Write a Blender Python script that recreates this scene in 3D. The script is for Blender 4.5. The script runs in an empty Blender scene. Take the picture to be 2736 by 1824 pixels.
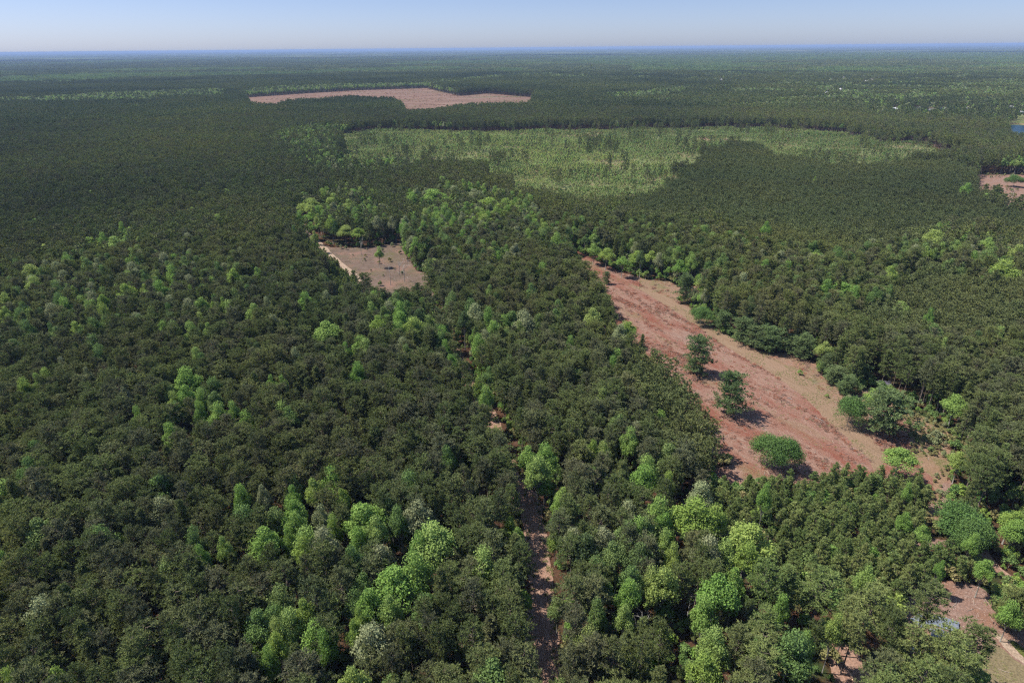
import bpy, bmesh, math, random
import numpy as np
from mathutils import Matrix, Vector

# ------------------------------------------------------------ camera, sky, sun, exposure
scene = bpy.context.scene
CAM_Z = 120.0
PITCH = math.radians(25.12)
ROLL = math.radians(0.52)
cam_data = bpy.data.cameras.new("camera")
cam_data.sensor_width = 36.0
cam_data.lens = 22.0
cam_data.clip_start = 0.5
cam_data.clip_end = 120000.0
cam = bpy.data.objects.new("camera", cam_data)
scene.collection.objects.link(cam)
_c, _s = math.cos(ROLL), math.sin(ROLL)
FW = Vector((0, math.cos(PITCH), -math.sin(PITCH)))
UP0 = Vector((0, math.sin(PITCH), math.cos(PITCH)))
RT0 = Vector((1, 0, 0))
RT = RT0 * _c - UP0 * _s
UPV = RT0 * _s + UP0 * _c
m = Matrix.Identity(4)
for i in range(3):
    m[i][0] = RT[i]; m[i][1] = UPV[i]; m[i][2] = -FW[i]
m[2][3] = CAM_Z
cam.matrix_world = m
scene.camera = cam

SUN_ELEV = math.radians(57.0)
SUN_DIR = Vector((-1.0, 0.16, 0)).normalized() * math.cos(SUN_ELEV) + Vector((0, 0, math.sin(SUN_ELEV)))
sun_data = bpy.data.lights.new("sun", 'SUN')
sun_data.energy = 4.2
sun_data.angle = math.radians(0.53)
sun_data.color = (1.0, 0.955, 0.88)
sun = bpy.data.objects.new("sun", sun_data)
scene.collection.objects.link(sun)
sun.rotation_euler = SUN_DIR.to_track_quat('Z', 'Y').to_euler()

world = bpy.data.worlds.new("World")
scene.world = world
world.use_nodes = True
wn = world.node_tree.nodes; wl = world.node_tree.links
sky = wn.new("ShaderNodeTexSky")
sky.sky_type = 'NISHITA'
sky.sun_disc = False
sky.sun_elevation = SUN_ELEV
sky.sun_rotation = math.atan2(SUN_DIR.x, SUN_DIR.y)
sky.altitude = 100
sky.air_density = 1.0
sky.dust_density = 0.6
sky.ozone_density = 2.5
bg = wn["Background"]
bg.inputs["Strength"].default_value = 0.10
# the clear spring sky over humid air is milky lilac near the horizon and bluer above it: tint the physical sky so
tcw = wn.new("ShaderNodeTexCoord"); sep = wn.new("ShaderNodeSeparateXYZ"); wl.new(tcw.outputs["Generated"], sep.inputs[0])
rp = wn.new("ShaderNodeValToRGB"); wl.new(sep.outputs["Z"], rp.inputs[0])
els = rp.color_ramp.elements
els[0].position = 0.0; els[0].color = (0.52, 0.60, 0.93, 1)
els[1].position = 0.25; els[1].color = (0.9, 0.95, 1.0, 1)
e_ = els.new(0.06); e_.color = (0.46, 0.505, 0.745, 1)
mx = wn.new("ShaderNodeMix"); mx.data_type = 'RGBA'; mx.blend_type = 'MULTIPLY'; mx.inputs[0].default_value = 1.0
wl.new(sky.outputs[0], mx.inputs[6]); wl.new(rp.outputs[0], mx.inputs[7])
wl.new(mx.outputs[2], bg.inputs["Color"])

scene.view_settings.view_transform = 'Standard'
scene.view_settings.look = 'None'
scene.view_settings.exposure = 0.98
scene.view_settings.gamma = 1.0
scene.view_settings.use_curve_mapping = False
cy = scene.cycles
cy.max_bounces = 4; cy.diffuse_bounces = 2; cy.glossy_bounces = 1
cy.transmission_bounces = 2; cy.transparent_max_bounces = 4; cy.volume_bounces = 0
cy.use_denoising = False
cy.use_adaptive_sampling = True
cy.adaptive_threshold = 0.02
cy.pixel_filter_type = 'BLACKMAN_HARRIS'; cy.filter_width = 1.25

# ------------------------------------------------------------ the lie of the land, metres, x east-ish, y away
POLY = {
    'field': [[36.4,398.0],[42.7,392.5],[49.8,378.7],[57.6,362.5],[65.2,350.4],[75.8,337.6],[89.5,334.0],[92.5,324.0],[101.4,326.4],[99.6,311.6],[95.1,301.4],[86.3,302.3],[90.9,291.7],[90.0,282.4],[97.4,278.3],[94.5,266.1],[100.2,256.3],[104.5,247.9],[111.2,241.4],[120.0,241.2],[126.2,233.6],[123.5,223.0],[126.5,214.3],[124.2,205.7],[132.6,206.7],[137.5,211.6],[140.2,208.4],[141.2,203.6],[141.0,197.1],[145.0,190.6],[148.4,185.3],[150.8,181.9],[141.6,169.4],[145.3,167.1],[136.1,159.5],[130.4,153.6],[127.6,146.2],[123.9,141.0],[117.0,134.3],[113.9,137.5],[117.3,138.8],[122.0,149.6],[117.1,150.7],[110.2,152.4],[103.4,154.5],[96.2,152.0],[91.4,151.1],[84.3,152.8],[74.8,152.9],[68.2,149.8],[62.6,151.8],[59.5,152.6],[62.9,159.7],[69.2,163.7],[67.3,164.2],[64.8,162.7],[64.2,176.7],[63.1,186.1],[61.8,198.6],[60.3,209.9],[56.6,212.6],[55.5,233.5],[54.9,244.9],[54.2,246.2],[51.6,239.6],[50.7,249.9],[47.9,262.8],[47.3,283.2],[46.9,306.5],[43.8,324.9],[36.1,343.9]],
    'left_strip': [[42.2,212.8],[47.3,220.9],[52.3,220.8],[62.9,220.6],[66.0,192.8],[67.4,168.3],[65.9,151.4],[60.3,144.0],[56.2,145.5],[50.9,151.7],[45.2,164.2],[44.9,180.3],[45.2,196.6],[43.3,205.1]],
    'mown_path': [[65.2,328.6],[71.8,317.1],[80.2,294.1],[87.2,271.8],[92.3,253.9],[100.0,234.8],[105.1,222.0],[108.8,207.8],[110.9,196.1],[111.3,183.3],[113.2,172.8],[114.2,165.6],[112.7,159.8],[115.6,159.7],[120.7,167.3],[120.4,174.5],[120.1,182.2],[119.1,193.7],[118.6,205.2],[117.4,216.4],[112.1,231.6],[105.2,243.9],[98.9,258.9],[93.7,273.6],[88.3,293.9],[81.0,312.1],[73.3,324.5]],
    'field_east': [[138.0,208.9],[140.4,204.8],[140.5,196.1],[145.0,190.6],[148.4,185.3],[150.8,181.9],[141.6,169.4],[145.3,167.1],[136.1,159.5],[130.8,153.6],[128.0,146.2],[124.3,140.9],[118.6,136.0],[116.4,141.1],[123.7,147.4],[127.5,155.6],[126.3,159.0],[129.1,165.9],[131.2,173.4],[136.7,181.3],[139.0,193.4],[136.3,202.0]],
    'field_margin': [[73.3,324.5],[81.0,312.1],[88.3,293.9],[93.7,273.6],[98.9,258.9],[105.2,243.9],[112.1,231.6],[117.4,216.4],[118.6,205.2],[119.1,193.7],[120.1,182.2],[120.4,174.5],[128.2,186.1],[141.2,203.6],[140.2,208.4],[137.5,211.6],[132.6,206.7],[124.2,205.7],[126.5,214.3],[123.5,223.0],[126.2,233.6],[120.0,241.2],[111.2,241.4],[104.5,247.9],[100.2,256.3],[94.5,266.1],[97.4,278.3],[90.0,282.4],[90.9,291.7],[86.3,302.3],[95.1,301.4],[99.6,311.6],[101.4,326.4],[92.5,324.0],[89.5,334.0],[75.8,337.6],[69.6,343.2]],
    'small_clearing': [[-131.2,414.4],[-119.0,406.5],[-109.7,407.6],[-99.7,405.9],[-90.7,409.0],[-84.7,412.9],[-73.9,418.8],[-68.3,389.6],[-62.9,375.9],[-56.6,356.3],[-47.2,348.2],[-40.6,308.9],[-47.1,289.5],[-55.4,284.6],[-57.5,276.8],[-65.9,285.5],[-71.2,294.4],[-79.3,307.7],[-91.6,344.4],[-105.9,361.7],[-119.0,385.0]],
    'sand_track': [[-168.1,486.8],[-158.0,462.5],[-142.9,432.5],[-131.7,412.7],[-121.5,394.3],[-112.1,375.9],[-100.2,356.2],[-88.1,338.2],[-86.9,341.8],[-99.5,364.3],[-111.6,384.8],[-125.0,407.4],[-135.7,425.0],[-148.4,448.0],[-158.8,468.8],[-166.4,486.8]],
    'track_strip': [[-145.9,432.6],[-129.9,404.2],[-113.0,375.9],[-99.6,353.6],[-87.7,338.2],[-71.4,282.1],[-85.2,282.4],[-104.3,334.0],[-117.2,356.7],[-127.5,374.4]],
    'west_track': [[-133.8,391.6],[-122.6,371.9],[-111.7,351.3],[-103.5,336.2],[-102.9,338.6],[-111.4,356.5],[-122.0,376.2],[-131.0,391.5]],
    'regrowth': [[-277.6,998.1],[-247.4,1019.2],[-215.2,1057.8],[-153.0,1053.1],[-90.7,1040.0],[-9.8,1034.0],[78.6,1035.7],[150.4,1055.7],[253.0,1056.5],[353.6,1050.9],[463.8,1040.2],[484.0,975.7],[500.8,895.1],[530.1,877.1],[540.1,821.7],[530.9,769.3],[518.7,741.2],[394.1,645.9],[334.0,647.4],[320.5,663.6],[320.0,696.6],[290.8,700.7],[303.8,762.9],[292.7,806.8],[232.3,767.6],[182.3,643.0],[156.5,590.1],[123.4,538.1],[102.6,505.8],[88.9,485.3],[73.0,477.4],[57.3,467.1],[41.8,496.2],[26.8,522.1],[11.5,543.4],[20.7,522.4],[-5.9,569.4],[-24.3,606.2],[-38.0,635.9],[-75.4,695.4],[-116.9,697.9],[-141.3,681.8],[-172.6,701.2],[-212.8,783.2]],
    'regrowth_mix': [[-303.3,853.3],[-285.3,917.1],[-254.4,914.9],[-227.3,836.4],[-184.4,748.8],[-150.9,728.2],[-124.8,745.3],[-80.5,742.7],[-40.5,679.1],[-59.5,664.3],[-86.1,665.8],[-106.9,630.0],[-132.1,617.6],[-154.6,618.7],[-184.0,613.5],[-224.7,665.4],[-267.1,753.7]],
    'far_clearcut': [[-740.6,1876.3],[-627.7,2021.5],[-505.8,2158.1],[-392.1,2208.8],[-281.9,2263.3],[-209.7,2052.0],[-141.7,1864.7],[-67.0,1961.7],[38.4,1811.7],[64.4,1789.1],[42.0,1384.6],[-10.6,1366.4],[-49.5,1364.2],[-99.4,1336.6],[-133.0,1289.7],[-153.6,1256.2],[-196.6,1255.1],[-229.2,1417.9],[-265.9,1541.0],[-307.4,1559.5],[-381.2,1623.8],[-404.8,1594.8],[-432.1,1529.2],[-474.8,1526.4],[-495.5,1500.7],[-488.5,1395.9],[-516.2,1399.2],[-558.1,1439.8]],
    'sandy_ground': [[469.3,642.3],[502.6,644.3],[527.6,635.9],[514.9,609.6],[440.4,513.5],[377.5,450.2],[373.0,475.5],[386.1,494.1],[386.6,504.2],[378.0,509.7]],
    'pond': [[795.4,1059.4],[810.3,1065.1],[834.6,1056.3],[875.9,1050.2],[668.2,797.3],[646.1,798.9],[646.9,823.1],[652.2,850.6]],
    'houses_a': [[750.7,1399.7],[787.2,1407.6],[848.9,1412.9],[918.3,1410.2],[981.4,1398.7],[976.0,1376.0],[1031.8,1393.3],[1110.5,1396.7],[752.8,939.2],[729.3,934.7],[696.0,971.6],[719.5,1020.9],[621.7,1030.3],[569.4,1035.2],[586.4,1091.3]],
    'houses_b': [[1144.1,2543.9],[1322.0,2713.2],[1583.0,2892.7],[1525.6,2714.7],[1074.3,1949.8],[1013.6,1933.6],[1043.7,2102.5],[968.5,2055.2]],
    'houses_c': [[812.6,2685.7],[958.6,2733.7],[1074.6,2671.2],[840.9,2087.7],[635.7,2098.3]],
    'slash_clearing': [[103.2,113.4],[106.9,114.1],[112.0,113.6],[114.4,111.7],[114.9,109.4],[112.5,106.3],[112.0,104.2],[114.2,102.5],[115.8,100.8],[119.6,98.8],[109.5,85.9],[103.7,84.6],[94.5,82.8],[95.2,86.0],[98.3,93.0],[95.4,98.7],[88.8,98.7],[88.4,102.8],[89.4,107.0],[92.7,109.2],[98.7,110.9]],
    'lawn': [[105.3,96.6],[107.2,95.1],[107.6,92.5],[108.5,91.1],[111.4,85.2],[106.9,79.6],[92.4,79.7],[94.6,86.0],[99.9,92.9]],
    'sandy_lane': [[107.6,98.9],[109.3,98.9],[109.6,96.6],[109.6,93.9],[110.0,93.0],[113.0,87.2],[111.4,85.2],[108.8,91.4],[108.0,93.0],[107.4,95.8]],
    'green_verge': [[109.6,97.5],[110.8,97.3],[111.5,95.0],[114.6,89.2],[113.0,87.2],[110.0,93.0],[109.5,95.1]],
    'dirt_lane': [[120.1,125.6],[123.6,124.5],[123.3,121.3],[123.5,118.3],[124.0,114.4],[124.1,112.0],[124.2,108.4],[122.1,107.5],[121.9,112.0],[121.4,114.9],[120.1,117.8],[119.5,121.4]],
    'bare_patch': [[67.4,101.0],[69.2,99.7],[70.8,98.9],[73.2,97.0],[75.4,94.7],[74.0,90.7],[75.9,87.2],[72.5,83.0],[64.7,83.1],[66.9,90.4],[68.2,93.3],[68.3,97.8]],
    'east_gap': [[116.6,142.2],[124.6,145.4],[130.6,153.6],[132.9,154.3],[125.5,142.8],[120.2,138.4],[118.1,138.4]],
    'east_gap2': [[104.8,129.1],[108.8,129.1],[114.3,129.0],[117.9,128.4],[116.5,126.2],[111.7,126.0],[105.4,124.7]],
    'dark_gap': [[138.3,143.2],[143.3,142.5],[139.3,137.5],[135.6,138.8]],
    'young_stand': [[55.0,148.4],[59.8,149.8],[69.3,149.7],[78.9,149.5],[89.9,150.8],[101.0,153.5],[107.6,153.4],[117.8,151.8],[121.3,148.9],[119.2,141.4],[112.9,136.4],[109.1,132.7],[111.0,126.9],[111.6,118.8],[111.6,113.3],[111.2,107.8],[110.2,111.7],[103.0,111.8],[79.6,95.3],[76.2,98.8],[73.4,102.6],[66.7,105.8],[61.4,109.2],[59.4,112.1],[57.8,118.2],[54.0,123.2],[49.0,125.0]],
    'corner': [[69.8,98.3],[82.3,99.0],[102.1,110.8],[122.0,110.6],[126.9,106.0],[95.4,71.0],[54.8,71.4],[59.8,84.8],[59.8,90.0],[63.8,93.7]],
    'dense_stand': [[235.2,776.4],[298.6,822.7],[311.3,771.4],[299.2,721.2],[330.4,719.2],[330.8,685.0],[344.7,668.2],[400.8,665.0],[458.2,654.7],[413.0,564.4],[382.6,514.5],[360.0,459.0],[365.4,442.4],[347.8,389.9],[233.1,245.3],[213.8,238.8],[196.7,232.6],[175.9,233.1],[156.5,236.1],[148.0,240.3],[164.4,278.3],[151.2,297.0],[151.1,328.7],[143.2,367.0],[142.2,431.8],[98.2,433.5],[77.6,443.7],[92.0,502.5],[127.0,553.7],[161.1,607.3],[187.6,661.7]],
    'right_wood': [[35.9,342.1],[18.3,352.0],[20.4,394.1],[68.7,377.5],[113.6,362.1],[160.4,360.5],[200.4,346.3],[224.9,333.4],[133.6,178.6],[126.2,189.6],[115.3,201.8],[103.2,215.2],[88.3,246.7],[84.7,286.2],[57.8,310.8]],
    'hw_near': [[6.5,154.7],[13.9,153.1],[19.9,147.2],[14.9,138.5],[12.0,127.0],[9.6,124.8],[8.4,132.3],[6.0,140.6],[4.5,147.4]],
    'row_stand': [[-688.9,1728.2],[-602.3,1632.4],[-573.5,1736.4],[-501.4,1774.0],[-432.2,1839.5],[-355.7,1803.9],[-267.6,1675.8],[-231.5,1478.1],[-303.0,1389.1],[-395.4,1340.2],[-485.1,1377.9],[-588.6,1483.2]],
    'mix_south': [[9.7,141.9],[17.4,144.5],[45.9,148.4],[28.6,76.0],[8.2,76.2],[7.6,88.1],[8.2,103.7],[9.1,118.0]],
    'mix_south2': [[46.2,134.8],[55.5,126.7],[61.3,116.3],[62.2,110.3],[56.4,103.1],[49.9,95.0],[42.3,85.9],[38.0,75.9],[31.1,76.0]],
    'mix_clearing': [[-176.4,511.8],[-158.4,540.2],[-96.9,537.4],[-62.2,554.6],[-23.8,534.1],[11.6,498.3],[27.5,393.5],[-0.1,339.1],[-15.2,314.3],[-35.6,340.1],[-45.5,315.2],[-60.8,352.1],[-78.3,370.6],[-113.4,371.7],[-124.1,378.4],[-156.2,447.1]],
    'mix_left': [[-287.9,340.0],[-269.5,351.1],[-269.0,394.2],[-259.3,421.1],[-220.6,358.8],[-184.0,357.6],[-137.1,327.3],[-127.7,290.8],[-121.8,248.6],[-129.0,228.5],[-158.2,242.9],[-177.9,228.1],[-212.6,237.8]],
    'mix_left2': [[-130.6,210.8],[-115.0,210.5],[-93.7,176.8],[-97.8,165.8],[-110.6,167.8]],
    'mix_bl': [[-75.7,135.9],[-47.6,137.4],[-40.1,107.1],[-39.1,93.1],[-36.7,81.0],[-47.3,80.2],[-53.2,91.4],[-60.4,105.5],[-75.0,107.5],[-78.9,117.2],[-64.8,117.0]],
    'mix_bm': [[-46.4,132.4],[-36.6,132.3],[-14.4,123.8],[-12.4,106.7],[-17.2,98.7],[-22.5,91.0],[-31.9,85.9],[-34.8,85.9]],
    'mix_right': [[21.1,410.1],[77.3,429.8],[131.6,390.2],[169.7,360.2],[203.0,334.1],[180.3,277.1],[149.3,259.8],[128.1,278.5],[90.6,279.4],[74.3,310.4],[44.2,335.9],[18.3,352.0]],
    'mix_right2': [[203.9,349.0],[234.7,364.1],[283.7,405.2],[316.8,404.0],[310.1,361.6],[266.3,303.7],[240.1,294.5],[234.2,326.2],[181.1,292.3]],
    'mix_centre': [[-70.4,279.6],[-51.3,279.1],[-25.3,271.5],[-9.6,264.4],[11.2,254.4],[10.5,237.0],[-8.2,214.7],[-18.4,214.9],[-21.7,193.6],[-30.2,215.2],[-36.5,232.6],[-59.5,233.1]],
    'low_growth': [[116.2,117.9],[115.1,112.1],[110.9,111.7],[112.7,109.6],[113.1,107.3],[113.9,99.2],[118.4,94.9],[124.0,101.9],[119.9,105.5],[119.7,109.9],[119.2,112.7],[118.0,115.6]],
}
HW = {
    'a': [[-1372.6,1744.5],[-1235.9,1762.2],[-1175.3,1867.4],[-1124.2,1965.8],[-1021.1,1982.2],[-885.4,2096.9],[-720.0,1695.5],[-827.4,1692.2],[-835.0,1567.2],[-966.1,1562.4],[-1094.4,1554.5],[-1259.6,1596.8]],
    'b': [[-2589.1,3335.6],[-2533.6,3592.0],[-2431.2,3746.2],[-2108.7,3596.5],[-1610.8,2875.0],[-1562.7,2752.6],[-1644.2,2632.9],[-1688.0,2476.6],[-1911.9,2644.5],[-2019.5,2590.6]],
    'c': [[-819.1,1185.8],[-781.1,1182.4],[-753.5,1138.8],[-790.1,1142.0]],
    'd': [[-2210.6,4679.0],[-1926.4,5082.2],[-1633.1,5363.1],[-1360.6,5471.2],[-1139.1,5384.7],[-918.3,3675.2],[-1087.5,3346.4],[-1292.5,3085.0],[-1449.3,3049.9]],
    'e': [[-1491.2,6001.7],[-905.5,6613.5],[139.0,6562.2],[92.7,4377.5],[-256.3,4062.5],[-633.1,4050.1],[-937.1,4420.4]],
    'f': [[-810.0,2035.2],[-763.3,2203.3],[-622.6,2298.9],[-288.3,2324.7],[-242.8,1948.2],[-442.5,1888.3],[-549.2,1768.8],[-648.0,1641.8]],
    'g': [[-293.9,2370.3],[-259.1,2559.9],[-149.9,2766.9],[68.3,3226.1],[60.3,2849.2],[-149.6,2343.6],[-222.4,2188.9],[-132.0,1788.2],[-124.6,1640.7],[-186.2,1822.9],[-242.9,1979.8]],
    'h': [[241.0,1688.2],[356.7,1806.0],[507.3,1938.0],[432.1,1686.7],[303.1,1527.9],[234.6,1502.5]],
    'i': [[16.0,4385.5],[510.8,5155.0],[923.1,4070.2],[1273.5,3948.5],[5041.6,6722.3],[5349.1,6453.1],[987.0,1151.6],[899.8,1160.5],[712.1,1273.1],[740.1,1506.7],[822.4,1942.9],[676.3,2308.1],[493.8,2517.1],[256.2,2566.8],[10.0,2826.7]],
    'j': [[3.0,993.8],[133.0,983.2],[235.4,1004.7],[327.7,981.9],[440.7,958.0],[423.6,905.3],[278.7,924.4],[125.9,928.3],[2.7,932.6]],
    'k': [[-358.1,1002.5],[-308.5,998.5],[-255.1,977.6],[-194.3,956.7],[-142.6,985.3],[-113.4,1074.2],[-69.4,1032.1],[9.9,989.9],[74.3,951.6],[71.5,913.4],[-8.7,912.0],[-97.9,918.8],[-188.3,925.6],[-265.6,881.7],[-303.0,891.1]],
    'l': [[-321.5,843.2],[-341.7,1021.9],[-298.6,1049.5],[-242.0,1013.8],[-264.1,839.3]],
    'm': [[742.6,1095.6],[871.1,1122.0],[772.7,989.8],[725.8,993.9]],
    'n': [[450.9,630.0],[471.5,628.9],[542.6,680.8],[460.3,570.3],[439.3,560.7],[420.3,572.3]],
}
SAND_LINE = [[-167.4,486.8],[-158.5,465.9],[-145.6,440.2],[-133.7,418.6],[-123.2,400.8],[-111.9,380.3],[-99.9,360.2],[-87.2,339.4]]
TRACK = [[6.8,85.6,7],[6.3,88.3,7],[6.1,93.9,7],[6.5,100.4,7],[6.1,106.6,5.6],[6.5,112.0,5.6],[6.9,116.2,5.6],[6.5,120.7,5.6],[6.1,124.9,5.6],[5.9,130.4,5.6],[5.7,136.2,5.6],[4.7,142.5,7],[3.5,147.8,7],[1.2,154.8,6],[-1.6,160.0,5.5],[-3.6,171.2,5],[-6.3,180.7,6],[-7.9,189.2,6.5],[-9.0,195.5,6],[-12.7,201.3,5],[-15.7,210.3,4.5],[-18.5,223.4,4.5],[-21.3,235.3,4.5],[-24.5,245.0,4.5],[-29.8,258.2,4],[-36.7,279.9,4],[-41.4,295.5,5],[-52.3,302.1,4],[-62.2,316.9,4]]
PINES = [[74.1,223.2,16.1,10.9],[77.6,192.8,16.2,11.2],[89.7,302.6,14.3,9.1],[124.6,178.7,16.5,14.9],[126.3,205.6,7.5,7.2],[125.9,214.3,7.0,8.1],[135.8,216.1,7.1,8.2],[127.0,223.6,8.3,7.1],[53.0,330.2,7.0,4.4],[122.8,236.6,10.0,10.1],[111.1,243.0,10.9,11.7],[121.0,243.6,7.6,8.3],[103.0,253.7,10.9,10.7],[106.3,247.0,9.9,9.1],[97.9,265.1,9.2,8.9]]
BIG_PINES = [[88.2,96.9,17,9.5],[75.1,95.2,18,9.1],[68.7,89.6,17,6.9],[75.8,88.5,18,7.5],[77.9,85.1,18,7.6],[82.5,83.4,19,8.6],[89.8,84.9,18,8.1],[82.9,78.4,19,8.3],[74.3,77.2,19,8.2],[69.2,79.7,18,7.3],[66.4,75.5,18,7.6],[69.8,93.9,16,6.2],[77.8,74.6,19,8.0],[110.5,101.1,11,5.0],[112.0,99.7,10,5.3],[60.2,87.8,16,5.1]]
DEAD = [[154.5,278.7,15],[167.3,252.8,14],[433.2,540.4,3],[-61.0,337.5,15],[-67.8,331.7,15],[-65.9,350.0,14],[-96.8,389.9,13],[28.4,93.1,15],[39.8,103.5,14],[-58.0,964.6,14],[1456.6,2163.1,1]]
TOWERS = [[-12725,19284],[-9535,21459],[-7101,25424],[2187,15088],[10565,58356],[6176,19896],[6774,19877],[8045,15151]]
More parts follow.
